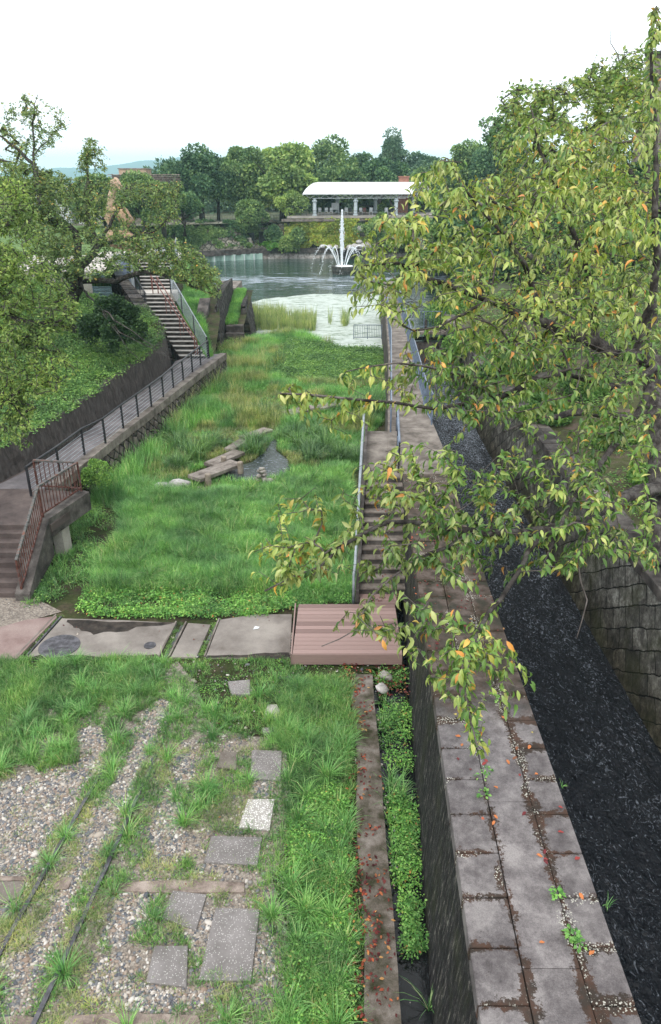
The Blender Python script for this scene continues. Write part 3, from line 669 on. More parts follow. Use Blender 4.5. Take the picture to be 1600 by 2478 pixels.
# ------------------------------------------------------------------ rails and sleepers
railL = [(-40, 2370), (10, 2288), (57, 2215), (119, 2090), (166, 2002), (229, 1893), (270, 1825), (335, 1700), (372, 1640), (398, 1590), (440, 1508)]
railR = [(40, 2560), (83, 2478), (122, 2395), (161, 2314), (203, 2220), (244, 2127), (283, 2038), (312, 1971), (332, 1929), (385, 1810), (430, 1705), (480, 1596), (520, 1508)]
def rail(label, px, z=.055):
    q = [P(u, v, z) for u, v in px]; yy_ = np.array([a.y for a in q]); cf = np.polyfit(yy_, [a.x for a in q], 3)
    q = [Vector((float(np.polyval(cf, y)), float(y), z-.07*min(1, max(0, (y-8.6)/2.2)))) for y in np.linspace(yy_.min(), yy_.max(), 40)]; t = thing('rail', label, 'rail', (q[0].x, q[0].y, 0), 'old narrow gauge rails')
    m = MB()
    for a, b_ in zip(q, q[1:]): m.bar(a, b_+(b_-a).normalized()*.002, .058, .034)
    m.build('rail_head', M['rail_steel'], t)
    m = MB()
    for a, b_ in zip(q, q[1:]): m.bar(a-Vector((0, 0, .045)), b_-Vector((0, 0, .045)), .012, .06)
    m.build('web', M['rail_steel'], t)
    m = MB()
    for a, b_ in zip(q, q[1:]): m.bar(a-Vector((0, 0, .08)), b_-Vector((0, 0, .08)), .09, .012)
    m.build('foot', M['rail_steel'], t)
rail('left rail of the overgrown track, nearer the grey gravel', railL); rail('right rail of the overgrown track, nearer the stepping slabs', railR)
def sleeper(label, px, z=.052, th=.16):
    o = slab_thing('sleeper', label, 'sleeper', px, z-th, z, M['wood_old'], .012, 'timber sleepers in the gravel', .02, 2); return o
sleeper('cracked grey timber sleeper in front of the white-flecked slabs', [(288, 2135), (420, 2128), (592, 2134), (592, 2158), (420, 2160), (285, 2155)])
sleeper('thin timber sleeper end at the left edge left of the rails', [(-40, 2118), (72, 2120), (72, 2130), (-40, 2130)])
sleeper('short stub of timber sleeper lying between the two rails', [(130, 2135), (150, 2122), (176, 2122), (165, 2150), (130, 2152)])
sleeper('long splintered timber sleeper along the bottom edge right of the rails', [(160, 2456), (300, 2450), (480, 2455), (490, 2490), (300, 2490), (150, 2490)])
sleeper('splintered timber sleeper at the bottom left corner', [(-30, 2462), (60, 2455), (85, 2462), (70, 2500), (-30, 2500)])
SL = [([(551, 1648), (605, 1644), (605, 1680), (561, 1679)], 'small grey granite slab farthest up, among low weeds', 'st'),
      ([(647, 1704), (670, 1703), (681, 1722), (673, 1741), (639, 1738)], 'pale irregular slab beside a dark puddle', 'stp'),
      ([(634, 1760), (670, 1758), (670, 1772), (637, 1774)], 'half buried slab just below the pale irregular one', 'st'),
      ([(610, 1814), (683, 1816), (680, 1888), (605, 1882)], 'square grey speckled slab beside the tall grass', 'st'),
      ([(535, 1818), (574, 1820), (572, 1862), (525, 1856)], 'dull slab half hidden by grass, left of the square grey one', 'sto'),
      ([(600, 1933), (666, 1932), (652, 2008), (578, 2001)], 'whitest slab of coarse pale aggregate', 'stw'),
      ([(512, 2022), (635, 2025), (623, 2093), (494, 2084)], 'wide grey speckled slab under the white one', 'st'),
      ([(418, 2155), (501, 2163), (475, 2252), (392, 2220)], 'tilted grey slab just below the cracked sleeper', 'st'),
      ([(522, 2195), (629, 2199), (608, 2373), (480, 2370)], 'largest speckled slab of the stepping path', 'st'),
      ([(374, 2287), (455, 2288), (452, 2387), (353, 2376)], 'grey slab nearest the bottom, left of the largest slab', 'st'),
      ([(-40, 2132), (62, 2132), (50, 2168), (-10, 2190), (-40, 2190)], 'worn slab at the left edge outside the rails', 'sto')]
def speck(name, base, lo, hi, dens):
    b = NB(name); c = b.ramp(b.noise(3, 6, .7), [(.3, lo), (.7, base)])
    v = b.n('ShaderNodeTexVoronoi'); v.inputs['Scale'].default_value = 38; b.l(b.pos(), v.inputs['Vector'])
    s = b.math('LESS_THAN', b.math('ADD', v.outputs['Distance'], b.math('MULTIPLY', b.noise(90, 3), .25)), dens)
    c = b.mix(s, c, hi); return b.done(b.pbsdf(c, .9, b.bump(b.noise(80, 5, .8), .7, .01), .2))
M['st'] = speck('speckled_stone', (.26, .24, .235), (.15, .138, .13), (.5, .48, .46), .36)
M['stp'] = speck('pale_stone', (.46, .43, .4), (.3, .28, .255), (.6, .58, .55), .36)
M['stw'] = speck('white_aggregate', (.42, .4, .37), (.3, .28, .26), (.72, .7, .68), .5)
M['sto'] = speck('dull_stone', (.22, .195, .17), (.12, .1, .085), (.36, .33, .3), .3)
for px, lb, mt in SL: slab_thing('stepping_slab', lb, 'slab', px, -.05, .06, M[mt], .012, 'stepping slabs beside the track', .02, 3)

# ------------------------------------------------------------------ timber deck
dk = thing('deck', 'reddish brown board deck between the concrete crossing and the stair', 'deck', (.4, 13.3, 0))
for k in range(13):
    y0 = 12.37+k*.1455; m = MB(); m.box(-.76+k*.004, 1.44, y0+.004, y0+.139, .268, .3); m.build('board', M['deck'], dk, bevel=.003)
for k in range(3):
    y0 = 14.27+k*.1455; m = MB(); m.box(.66, 1.5, y0+.004, y0+.139, .268, .3); m.build('board', M['deck'], dk, bevel=.003)
m = MB(); m.box(-.78, 1.44, 12.34, 12.366, .05, .296); m.build('fascia', M['deck'], dk)
m = MB(); m.box(-.8, -.772, 12.34, 14.28, .05, .31); m.build('fascia', M['deck'], dk)
m = MB(); m.box(-.74, 1.4, 12.4, 14.2, 0, .26); m.build('frame', M['dark_concrete'], dk)

# ------------------------------------------------------------------ right stair beside the wall
rs = thing('stair', 'narrow concrete stair climbing from the deck to the wall walkway', 'stairs', (1, 16, 0))
N = 13; y0, y1, z0, z1 = 14.72, 17.42, .3, 2.19
for k in range(N):
    ya = y0+(y1-y0)*k/N; za = z0+(z1-z0)*(k+1)/N; xl = .66+.26*k/N; xr = XL(ya)+.02
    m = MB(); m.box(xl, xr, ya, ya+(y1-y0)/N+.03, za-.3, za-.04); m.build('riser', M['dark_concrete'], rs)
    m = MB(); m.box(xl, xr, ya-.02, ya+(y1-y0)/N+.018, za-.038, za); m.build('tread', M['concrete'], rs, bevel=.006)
m = MB(); m.prism([(.9, 17.45), (1.6, 17.45), (1.8, 20.9), (1.1, 20.9)], 1.9, 2.185); m.build('landing', M['concrete'], rs)
m = MB(); m.box(.95, 1.6, 17.6, 20.8, 0, 1.89); m.build('landing_base', M['dark_concrete'], rs)
m = MB(); m.loft([(.56, 14.4, 0), (.64, 14.4, 0), (.64, 14.4, .55), (.56, 14.4, .55)], [(.82, 17.45, 0), (.9, 17.45, 0), (.9, 17.45, 2.42), (.82, 17.45, 2.42)])
m.loft([(.82, 17.45, 0), (.9, 17.45, 0), (.9, 17.45, 2.42), (.82, 17.45, 2.42)], [(1.02, 20.9, 0), (1.1, 20.9, 0), (1.1, 20.9, 2.42), (1.02, 20.9, 2.42)]); m.build('side_panel', M['dark_concrete'], rs)
hr = thing('handrail', 'grey pipe handrail down the open side of the narrow right stair', 'handrail', (.6, 14.4, 0))
m = MB(); m.tube([(.52, 14.42, .2), (.52, 14.42, .98), (.55, 14.6, 1.1), (.78, 17.4, 3.0), (.98, 20.7, 3.0)], .034, 8); m.build('pipe', M['grey_metal'], hr, smooth=True)
for t_ in (.25, .5, .75, 1.0):
    yy = 14.6+2.8*t_; xx = .55+.23*t_; m = MB(); m.tube([(xx, yy, .4+1.9*t_), (xx, yy, 1.1+1.9*t_)], .02, 6); m.build('post', M['grey_metal'], hr)
hr2 = thing('handrail', 'pale blue pipe rail with posts at the wall side of the stair head', 'handrail', (1.7, 17.5, 2.2))
m = MB(); m.tube([(1.72, 17.5, 3.0), (1.95, 20.9, 3.0)], .03, 8); m.build('pipe', M['blue_metal'], hr2)
m = MB(); m.tube([(1.72, 17.5, 2.6), (1.95, 20.9, 2.6)], .02, 6); m.build('lower_rail', M['blue_metal'], hr2)
for yy in (17.5, 19.2, 20.9):
    m = MB(); m.tube([(1.72+.0676*(yy-17.5), yy, 2.19), (1.72+.0676*(yy-17.5), yy, 3.0)], .026, 6); m.build('post', M['black_metal'], hr2)

# ------------------------------------------------------------------ left landing, steps and ramp
ls = thing('stair', 'dark concrete landing with seven worn steps at the left edge', 'stairs', (-7.5, 16, 0))
m = MB(); m.prism([(-11.5, 16.62), (-6.95, 16.62), (-6.55, 18.35), (-7.0, 18.75), (-7.9, 18.9), (-8.8, 21), (-11.8, 20)], .94, 1.144); m.build('landing_slab', M['landing'], ls, bevel=.012)
m = MB(); m.prism([(-11.5, 16.7), (-7.5, 16.7), (-7.5, 18.6), (-8.0, 20.5), (-11.5, 20.5)], 0, .945); m.build('landing_base', M['dark_concrete'], ls)
for k in range(7):
    ya = 15.0+k*.235; za = .0+1.15*(k+1)/8+.006
    m = MB(); m.box(-10.2, -7.36, ya, ya+.27, 0, za); m.build('step', M['landing'], ls, bevel=.012)
for x0, x1, lb in ((-7.33, -6.98, 0), (-8.62, -8.3, 1)):
    m = MB(); m.loft([(x0, 14.85, 0), (x1, 14.85, 0), (x1, 14.85, .2), (x0, 14.85, .2)], [(x0, 16.64, .3), (x1, 16.64, .3), (x1, 16.64, 1.3 if lb == 0 else 1.2), (x0, 16.64, 1.3 if lb == 0 else 1.2)]); m.build('side_beam', M['dark_concrete'], ls, bevel=.01)
m = MB(); m.prism([(-7.33, 16.64), (-6.98, 16.64), (-6.5, 18.4), (-6.85, 18.55)], .78, 1.3); m.build('edge_beam', M['dark_concrete'], ls, bevel=.012)
m = MB(); m.prism([(-7.15, 17.1), (-6.9, 17.1), (-6.85, 17.5), (-7.1, 17.5)], 0, .78); m.build('pier', M['pale_concrete'], ls)
rr = thing('railing', 'rusty brown picket railing bending down the left steps', 'railing', (-7.2, 15, 0))
top = [Vector((-7.2, 14.98, .2)), Vector((-7.16, 16.75, 1.3)), Vector((-6.72, 18.42, 1.3)), Vector((-7.95, 18.6, 1.3))]
hh = .82
m = MB()
for a, b_ in zip(top, top[1:]): m.bar(a+Vector((0, 0, hh)), b_+Vector((0, 0, hh)), .06, .045)
m.build('handrail', M['rust_grey'], rr)
m = MB()
for a, b_ in zip(top, top[1:]): m.bar(a+Vector((0, 0, .09)), b_+Vector((0, 0, .09)), .035, .035)
m.build('bottom_rail', M['rust'], rr)
for a, b_ in zip(top, top[1:]):
    n = max(3, int((b_-a).length/.125))
    for i in range(1, n):
        p = a.lerp(b_, i/n); m = MB(); m.bar(p+Vector((0, 0, .09)), p+Vector((0, 0, hh)), .018, .018); m.build('picket', M['rust'], rr)
for p in top: m = MB(); m.bar(p, p+Vector((0, 0, hh)), .045, .045); m.build('post', M['rust'], rr)

OY = [18.2, 21.7, 27.1, 32.3, 34.8, 36.2]; OX = [-8.0, -7.62, -6.8, -6.05, -5.62, -5.4]
ox = lambda y: float(np.interp(y, OY, OX)); ix = lambda y: float(np.interp(y, WY, WX))
m = MB(); yl = [18.95, 20.5, 23.5, 27.1, 32.3, 34.6, 36.2]
ip = {36.2: -6.6, 34.6: -7.3}
R = [(ox(y)+.02, y) for y in yl]; Lp = [(ip.get(y, ix(y)+.03), y) for y in yl]
for i in range(len(yl)-1): m.prism([Lp[i], R[i], R[i+1], Lp[i+1]], .95, 1.15)
tag(m.build('ramp_path', M['asphalt']), kind='structure')
m = MB()
for i in range(len(yl)-1):
    (xa, ya), (xb, yb) = R[i], R[i+1]; m.prism([(xa-.01, ya), (xa+.3, ya), (xb+.3, yb), (xb-.01, yb)], .9, 1.2)
tag(m.build('ramp_kerb', M['concrete'], bevel=.01), 'concrete kerb along the outer edge of the ramp', 'kerb')
m = MB()
for i in range(len(yl)-1):
    (xa, ya), (xb, yb) = R[i], R[i+1]; m.loft([(xa-.4, ya, -.1), (xa+.42, ya, -.1), (xb+.42, yb, -.1), (xb-.4, yb, -.1)], [(xa-.4, ya, .9), (xa+.24, ya, .9), (xb+.24, yb, .9), (xb-.4, yb, .9)])
tag(m.build('ramp_wall', M['masonry_ramp'], sub=2, rough=.04), 'rough rubble wall carrying the ramp above the marsh', 'wall')
posts = [(76, 1200), (146, 1149), (205, 1101), (256, 1074), (299, 1038), (335, 1010), (367, 985), (396, 962), (420, 939), (444, 921), (466, 900), (486, 883), (506, 867)]
br = thing('railing', 'black post and wire railing along the ramp', 'railing', P(76, 1200, 1.18))
B = [P(u, v, 1.18) for u, v in posts]
for p in B: m = MB(); m.tube([p, p+Vector((0, 0, .84))], .038, 8); m.build('post', M['black_metal'], br)
m = MB(); m.tube([p+Vector((0, 0, .84)) for p in B], .034, 8); m.build('handrail', M['black_metal'], br, smooth=True)
for k in range(6):
    m = MB(); m.tube([p+Vector((0, 0, .1+.115*k)) for p in B], .008, 4); m.build('wire', M['grey_metal'], br)
rt = thing('retaining_wall', 'dark slabby retaining wall below the weedy slope beside the ramp', 'wall', (-8.5, 24, 1))
m = MB(); yl2 = [-5, 10, 17, 18.7, 20.5, 22, 23.5, 25.3, 27.1, 29, 30.6, 32.3, 33.4, 34.6]
for a, b_ in zip(yl2, yl2[1:]):
    za, zb = float(np.interp(a, WY, WZ)), float(np.interp(b_, WY, WZ))
    m.loft([(ix(a)-.5, a, .3), (ix(a)+.05, a, .3), (ix(b_)+.05, b_, .3), (ix(b_)-.5, b_, .3)], [(ix(a)-.5, a, za), (ix(a)-.22, a, za), (ix(b_)-.22, b_, zb), (ix(b_)-.5, b_, zb)])
m.build('wall_face', M['slabwall'], rt, sub=3, rough=.1)

# ------------------------------------------------------------------ far left stair
fs = thing('stair', 'long pale-edged stair of two flights climbing away at the left of the pond', 'stairs', (-7, 35.5, 1.15))
A0 = Vector((-7.22, 35.2, 1.15)); A1 = Vector((-5.98, 35.2, 1.15)); T0 = Vector((-10.25, 40.7, 3.4)); T1 = Vector((-8.65, 40.7, 3.4))
def flight(a0, a1, t0, t1, n):
    for k in range(n):
        l0 = a0.lerp(t0, k/n); r0 = a1.lerp(t1, k/n); l1 = a0.lerp(t0, (k+1)/n); r1 = a1.lerp(t1, (k+1)/n); z = l1.z
        m = MB(); m.prism([(l0.x, l0.y+.05), (r0.x, r0.y+.05), (r1.x, r1.y+.05), (l1.x, l1.y+.05)], z-.45, z-.012); m.build('step', M['dark_concrete'], fs)
        d = .14; m = MB(); m.prism([(l0.x, l0.y), (r0.x, r0.y), (r0.x-.06, r0.y+d), (l0.x-.06, l0.y+d)], z-.045, z); m.build('nosing', M['white_metal'] if 0 else M['pale_nosing'], fs)
flight(A0, A1, T0, T1, 15)
m = MB(); m.prism([(-10.9, 40.72), (-8.2, 40.72), (-8.4, 42.2), (-11.1, 42.2)], 3.0, 3.4); m.build('landing', M['pale_path'], fs)
flight(Vector((-10.4, 42.2, 3.4)), Vector((-8.75, 42.2, 3.4)), Vector((-11.4, 45.6, 4.85)), Vector((-9.3, 45.6, 4.85)), 10)
m = MB(); m.prism([(-14, 45.62), (-9.0, 45.62), (-9.0, 48.5), (-14, 48.5)], 4.5, 4.85); m.build('top_landing', M['pale_path'], fs)
h2 = thing('handrail', 'red double handrail up the middle of the far left stair', 'handrail', (-6.6, 35.3, 1.15))
for off in (0, .28):
    a = A0.lerp(A1, .62)+Vector((off*.4, .1, 0)); b_ = T0.lerp(T1, .5)+Vector((off, 0, 0))
    m = MB(); m.tube([a, a+Vector((0, 0, .85)), b_+Vector((0, 0, .85)), b_], .028, 6); m.build('rail', M['red_metal'], h2)
    for t_ in (.33, .66): p = a.lerp(b_, t_); m = MB(); m.tube([p, p+Vector((0, 0, .85))], .02, 6); m.build('post', M['red_metal'], h2)
a = Vector((-10.9, 42.2, 3.4)).lerp(Vector((-8.75, 42.2, 3.4)), .5); b_ = Vector((-10.3, 45.6, 4.85)); m = MB(); m.tube([a, a+Vector((0, 0, .85)), b_+Vector((0, 0, .85)), b_], .028, 6); m.build('rail', M['red_metal'], h2)
mr = thing('railing', 'grey mesh railing down the right side of the far left stair', 'railing', (-5.8, 35.3, 1.15))
a, b_ = Vector((-5.85, 35.2, 1.15)), Vector((-8.5, 40.75, 3.4)); c = Vector((-8.95, 45.6, 4.85))
for s0, s1 in ((a, b_), (b_, c)):
    m = MB(); m.tube([s0+Vector((0, 0, 1)), s1+Vector((0, 0, 1))], .03, 6); m.build('top_rail', M['grey_metal'], mr)
    m = MB()
    for k in range(1, 9): m.tube([s0+Vector((0, 0, .11*k)), s1+Vector((0, 0, .11*k))], .009, 4)
    n = int((s1-s0).length/.16)
    for k in range(n): p = s0.lerp(s1, k/n); m.tube([p+Vector((0, 0, .05)), p+Vector((0, 0, 1))], .006, 4)
    m.build('mesh_panel', M['grey_metal'], mr)
    for k in range(4): p = s0.lerp(s1, k/3); m = MB(); m.tube([p, p+Vector((0, 0, 1.02))], .035, 6); m.build('post', M['black_metal'], mr)
sw = thing('flank_wall', 'dark stone wall rising along the left flank of the far stair', 'wall', (-8, 36, 1))
m = MB(); fl = [(34.62, -7.35, 2.5), (36.5, -8.05, 2.75), (38.5, -9.2, 3.4), (40.6, -10.35, 4.1), (42.4, -11.2, 4.5)]
for (ya, xa, za), (yb, xb, zb) in zip(fl, fl[1:]):
    m.loft([(xa-.9, ya, .5), (xa+.08, ya, .5), (xb+.08, yb, .5), (xb-.9, yb, .5)], [(xa-.9, ya, za), (xa-.25, ya, za), (xb-.25, yb, zb), (xb-.9, yb, zb)])
m.build('wall_face', M['masonry_dark'], sw, sub=3, rough=.12)
cb = thing('utility_cabinet', 'grey steel utility cabinet standing by the stair landing', 'cabinet', (-10.9, 41.6, 3.4))
m = MB(); c0 = AY(289, 745, 41.5); c1 = AY(328, 745, 41.5); m.box(c0.x, c1.x, 41.3, 41.9, 3.4, 5.25); m.build('body', M['grey_metal'], cb, bevel=.02)
m = MB(); m.box(c0.x-.03, c1.x+.03, 41.26, 41.94, 5.25, 5.3); m.build('top', M['grey_metal'], cb)
m = MB(); m.box((c0.x+c1.x)/2-.01, c1.x-.05, 41.285, 41.3, 3.5, 5.15); _d = m.build('door', M['blue_metal'], cb); m = MB(); m.box(c1.x-.16, c1.x-.12, 41.25, 41.285, 4.2, 4.45); sub(m.build('handle', M['black_metal']), _d)
picket_fence('fence', 'black picket fence along the pale upper terrace at the far left', 'fence', [(-24, 37.4, 4.84), (-12.4, 37.6, 4.84)], 0, .9, M['black_metal'], .14, 2.4)
m = MB(); m.prism([(-26, 36.95), (-11.6, 36.95), (-11.6, 37.35), (-26, 37.35)], 3.6, 4.92); tag(m.build('terrace_wall', M['pale_concrete'], bevel=.02), 'pale concrete edge wall of the upper terrace under the black picket fence', 'wall')
picket_fence('railing', 'short black railing beside the grey cabinet', 'railing', [(-10.35, 40.7, 3.5), (-9.8, 39.7, 3.0), (-9.4, 38.9, 2.75)], 0, .9, M['black_metal'], .12, .9)
bt = thing('booth', 'small white booth with a flat roof at the top of the far stair', 'booth', (-10.6, 49, 4.85))
c0 = AY(369, 612, 49); c1 = AY(396, 612, 49)
m = MB(); m.box(c0.x, c1.x, 48.6, 49.6, 4.7, AY(380, 585, 49).z); m.build('body', M['white_metal'], bt)
m = MB(); m.box(c0.x-.12, c1.x+.12, 48.5, 49.7, AY(380, 585, 49).z, AY(380, 580, 49).z); m.build('roof', M['grey_metal'], bt)
m = MB(); m.box(c0.x-.5, c0.x-.35, 48.7, 48.85, 4.7, AY(380, 576, 49).z); m.build('post', M['white_metal'], bt)

# ------------------------------------------------------------------ old gate walls at the pond's near end
gl = thing('gate_wall', 'tall dark stone pier left of the grassy steps at the pond', 'stone pier', (-6.5, 43, 0))
m = MB(); top_ = [AY(533, 722, 44.5), AY(521, 740, 44.0)]
m.loft([(-6.75, 41.2, -.2), (-6.08, 41.2, -.2), (-6.22, 50, -.2), (-7.6, 50, -.2)], [(-6.72, 41.9, 1.7), (-6.28, 41.9, 2.75), (-6.38, 50, 3.1), (-7.3, 50, 2.7)])
m.build('wall_face', M['masonry_dark'], gl, sub=4, rough=.12)
m = MB(); m.loft([(-7.3, 38.5, .9), (-6.7, 38.5, .9), (-6.73, 41.9, 1.5), (-7.4, 41.9, 1.5)], [(-7.25, 38.5, 1.25), (-6.75, 38.5, 1.25), (-6.7, 42.5, 2.9), (-7.3, 42.5, 2.9)]); m.build('capping', M['dark_concrete'], gl, sub=2, rough=.05)
gr_ = thing('gate_wall', 'leaning dark stone pier right of the grassy steps, beside the reeds', 'stone pier', (-5, 46, 0))
pb = [P(575, 800, -.2), P(608, 800, -.2)]
zt_ = AY(583, 738, 46.2).z; m = MB(); m.loft([(-5.42, 45.6, -.4), (-4.72, 45.6, -.4), (-4.9, 50.5, -.4), (-5.5, 50.5, -.4)], [(-5.45, 46.1, zt_), (-5.2, 46.1, zt_), (-5.35, 50.5, zt_+.2), (-5.6, 50.5, zt_+.2)])
m.build('wall_face', M['masonry_dark'], gr_, sub=4, rough=.12)
gs = thing('stone_steps', 'three big old stone steps between the two gate piers', 'steps', (-5.5, 43, 0))
for k in range(3):
    m = MB(); m.box(-6.12, -4.98-.07*k, 43.0+.45*k, 43.5+.45*k, -.4, .38*(k+1)); m.build('step', M['dark_concrete'], gs, bevel=.03)
hfield('gate_grass_ground', -6.3, -5.1, 8, 44.2, 50.4, 20, lambda X, Y: 1.1+(Y-44.2)*.19, M['soil'])
m = MB(); e = [AY(525, 697, 50.6), AY(570, 697, 50.6)]; m.box(e[0].x-.3, e[1].x, 50.6, 54.5, -.5, e[0].z)
tag(m.build('landing_block', M['concrete'], bevel=.03), 'flat topped concrete block jutting into the pond behind the gate piers', 'concrete block')

# ------------------------------------------------------------------ plank bridges through the marsh
def plank_bridge(label, a, b_, wd, npl=2, z=.3, post=True):
    a = P(*a, z); b_ = P(*b_, z); d = (b_-a).normalized(); s = Vector((-d.y, d.x, 0))
    t = thing('plank_bridge', label, 'footbridge', (a.x, a.y, 0), 'plank bridges zigzagging through the marsh')
    w1 = wd/npl
    for k in range(npl):
        o = s*(w1*(k+.5)-wd/2); m = MB(); m.bar(a+o-Vector((0, 0, .06)), b_+o-Vector((0, 0, .06)), w1-.015, .12); m.build('plank', M['plank'], t, bevel=.012)
    if post:
        for q in (a+d*.25-s*(wd/2+.09), b_-d*.2-s*(wd/2+.09), b_-d*.2+s*(wd/2+.09)):
            m = MB(); m.lathe((q.x, q.y, 0), [(.1, -.1), (.1, .4), (.085, .43), (.001, .435)], 12); m.build('post', M['wood_pale'], t)
plank_bridge('nearest plank bridge, over the stream by the stacked stones', (469, 1154), (572, 1116), .62)
plank_bridge('plank bridge just behind the nearest one', (506, 1122), (580, 1090), .5, 2, .24, False)
plank_bridge('plank bridge behind the green clump, middle of the zigzag', (588, 1058), (650, 1036), .5, 2, .2, False)
plank_bridge('short plank joining the middle bridges', (553, 1086), (592, 1062), .4, 2, .18, False)
plank_bridge('plank bridge with a square end beyond the tall grass', (692, 999), (760, 982), .6, 2, .3, False)
plank_bridge('farthest plank bridge reaching toward the wall walkway', (770, 984), (885, 957), .6, 2, .3, False)
# cairn in the stream
rng = random.Random(8)
def rock(mb, c, r, rng, sq=.7):
    import bmesh
    bm = bmesh.new(); bmesh.ops.create_icosphere(bm, subdivisions=2, radius=1)
    ax = [r*rng.uniform(.8, 1.2), r*rng.uniform(.7, 1.1), r*sq*rng.uniform(.8, 1.2)]
    rot = Matrix.Rotation(rng.uniform(0, 6.28), 3, 'Z') @ Matrix.Rotation(rng.uniform(-.4, .4), 3, 'X')
    for v in bm.verts:
        p = v.co.copy(); n = 1+.12*math.sin(3.1*p.x+c[0]*9)+.1*math.cos(4.3*p.y+c[1]*7)+rng.uniform(-.05, .05)
        v.co = rot @ Vector((p.x*ax[0]*n, p.y*ax[1]*n, p.z*ax[2]*n))+Vector(c)
    mb.poly([v.co.copy() for v in bm.verts], [tuple(q.index for q in f.verts) for f in bm.faces]); bm.free()
c = P(635, 1166, 0); cr = thing('stone_pile', 'small upright pile of round stones standing in the stream', 'stone pile', c)
for x, y, z, r in [(-.14, 0, .08, .12), (.1, -.05, .08, .13), (0, .1, .1, .12), (-.09, -.05, .23, .1), (.08, 0, .25, .1), (0, .06, .26, .09), (-.06, 0, .36, .09), (.07, -.01, .37, .09), (0, 0, .45, .1), (.28, -.1, .06, .13), (.42, 0, .05, .12)]:
    m = MB(); rock(m, (c.x+x, c.y+y, z), r, rng); m.build('stone', M['rock'], cr, smooth=True)
for (u, v, r, lb) in [(400, 1188, .34, 'flat pale rock at the edge of the marsh meadow'), (385, 1200, .2, 'small white stone below the flat pale rock'), (437, 1176, .3, 'low pale rock right of the flat one'), (636, 1182, .12, 'small grey stone in front of the stacked stones'), (935, 1640, .16, 'grey rock at the head of the gutter'), (925, 1668, .14, 'pale rock at the kerb end of the gutter'), (560, 985, .2, 'grey rock lost in the marsh grass')]:
    p = P(u, v, 0); m = MB(); rock(m, (0, 0, r*.25), r, rng, .45); o = m.build('rock', M['white_rock'] if 'white' in lb or 'pale' in lb else M['rock'], None, smooth=True); o.location = p; tag(o, lb, 'rock')
m = MB(); p = P(620, 1520, .06); m.poly([(p.x-.06, p.y-.05, .06), (p.x+.05, p.y-.03, .07), (p.x+.07, p.y+.05, .062), (p.x-.03, p.y+.06, .075)], [(0, 1, 2, 3)]); o = m.build('paper_scrap', M['white_metal']); sm = o.modifiers.new('thick', 'SOLIDIFY'); sm.thickness = .002; tag(o, 'scrap of white paper lying on the broad pale slab', 'paper')
# ------------------------------------------------------------------ far shore
fw = thing('embankment_wall', 'low pond wall with dark concrete cap over pale rubble across the far shore', 'wall', (-5, 97, 0))
E = [(-34, 87.5), (-16.6, 91.9), (-8.6, 97.0), (45, 99.5)]
m = MB()
for (xa, ya), (xb, yb) in zip(E, E[1:]): m.loft([(xa, ya, .45), (xa, ya+.9, .45), (xb, yb+.9, .45), (xb, yb, .45)], [(xa, ya, 1.05), (xa, ya+.9, 1.05), (xb, yb+.9, 1.05), (xb, yb, 1.05)])
m.build('cap', M['dark_concrete'], fw, sub=2)
m = MB(); (xa, ya), (xb, yb) = E[2], E[3]; m.loft([(xa, ya+.12, -.8), (xa, ya+.8, -.8), (xb, yb+.8, -.8), (xb, yb+.12, -.8)], [(xa, ya+.2, .45), (xa, ya+.8, .45), (xb, yb+.8, .45), (xb, yb+.2, .45)]); m.build('rubble_face', M['far_rubble'], fw)
sp = thing('sheet_pile_wall', 'pale green corrugated steel piling at the left of the far shore', 'wall', (-12, 94, 0))
m = MB(); a, b_ = Vector((-20, 90.9, 0)), Vector((-8.6, 97.0, 0)); n = 40; d = (b_-a)/n; s = Vector((d.y, -d.x, 0)).normalized()
P2 = []
for k in range(n+1): p = a+d*k; o = .0 if (k//2) % 2 else .32; P2.append(p+s*(o+.02))
for p, q in zip(P2, P2[1:]): m.poly([(p.x, p.y, -.8), (q.x, q.y, -.8), (q.x, q.y, .5), (p.x, p.y, .5)], [(0, 1, 2, 3)])
o = m.build('pile_panel', M['pile'], sp); sm = o.modifiers.new('thick', 'SOLIDIFY'); sm.thickness = .05
m = MB()
for k in range(0, n, 4): p = a+d*(k+.5)+s*.36; m.box(p.x-.05, p.x+.05, p.y-.05, p.y+.02, -.8, .48)
m.build('pile_rib', M['white_metal'], sp)
# sloping bank of the far shore, with ivy
def zfar(X, Y): return np.interp(Y, [98, 99.2, 100.9], [1.0, 1.6, 3.85])+.25*(fbm(X, Y, 1.5, 7)-.5)
hfield('far_bank', -45, 50, 120, 97.3, 101, 14, zfar, M['masonry_x'], lambda X, Y: X)
hfield('far_bank_left', 0, 1, 60, 0, 1, 12, lambda X, Y: np.interp(Y, [87, 90, 94, 101], [1.0, 1.0, 3.9, 3.95])*1.0, M['masonry_x'], None).hide_render = False
bpy.data.objects.remove(bpy.data.objects['far_bank_left'])
V = []; xs = np.linspace(-45, -7, 60)
for t, z in ((0, 1.0), (.25, 1.5), (.6, 3.2), (1, 3.95), (1.6, 4.0)):
    y = np.interp(xs, [-34, -16.6, -8.6, 0], [88.3, 92.7, 97.8, 98.2])+t*3.6; V.append(np.stack([xs, y, z+.3*(fbm(xs, y, 1.5, 4)-.5)*(z > 1)], -1))
V = np.concatenate(V); nx = 60; i = np.arange(4)[:, None]*nx+np.arange(nx-1)[None, :]
tag(npmesh('far_left_bank', V, np.stack([i, i+1, i+nx+1, i+nx], -1).reshape(-1, 4), None, M['masonry_x'], None, True), kind='structure')
tag(hfield('far_left_terrace', -60, -6, 20, 92, 101, 6, lambda X, Y: 3.9+0*X, M['far_ground'], lambda X, Y: np.minimum(X, np.interp(Y, [92, 101], [-22, -6]))), kind='structure')
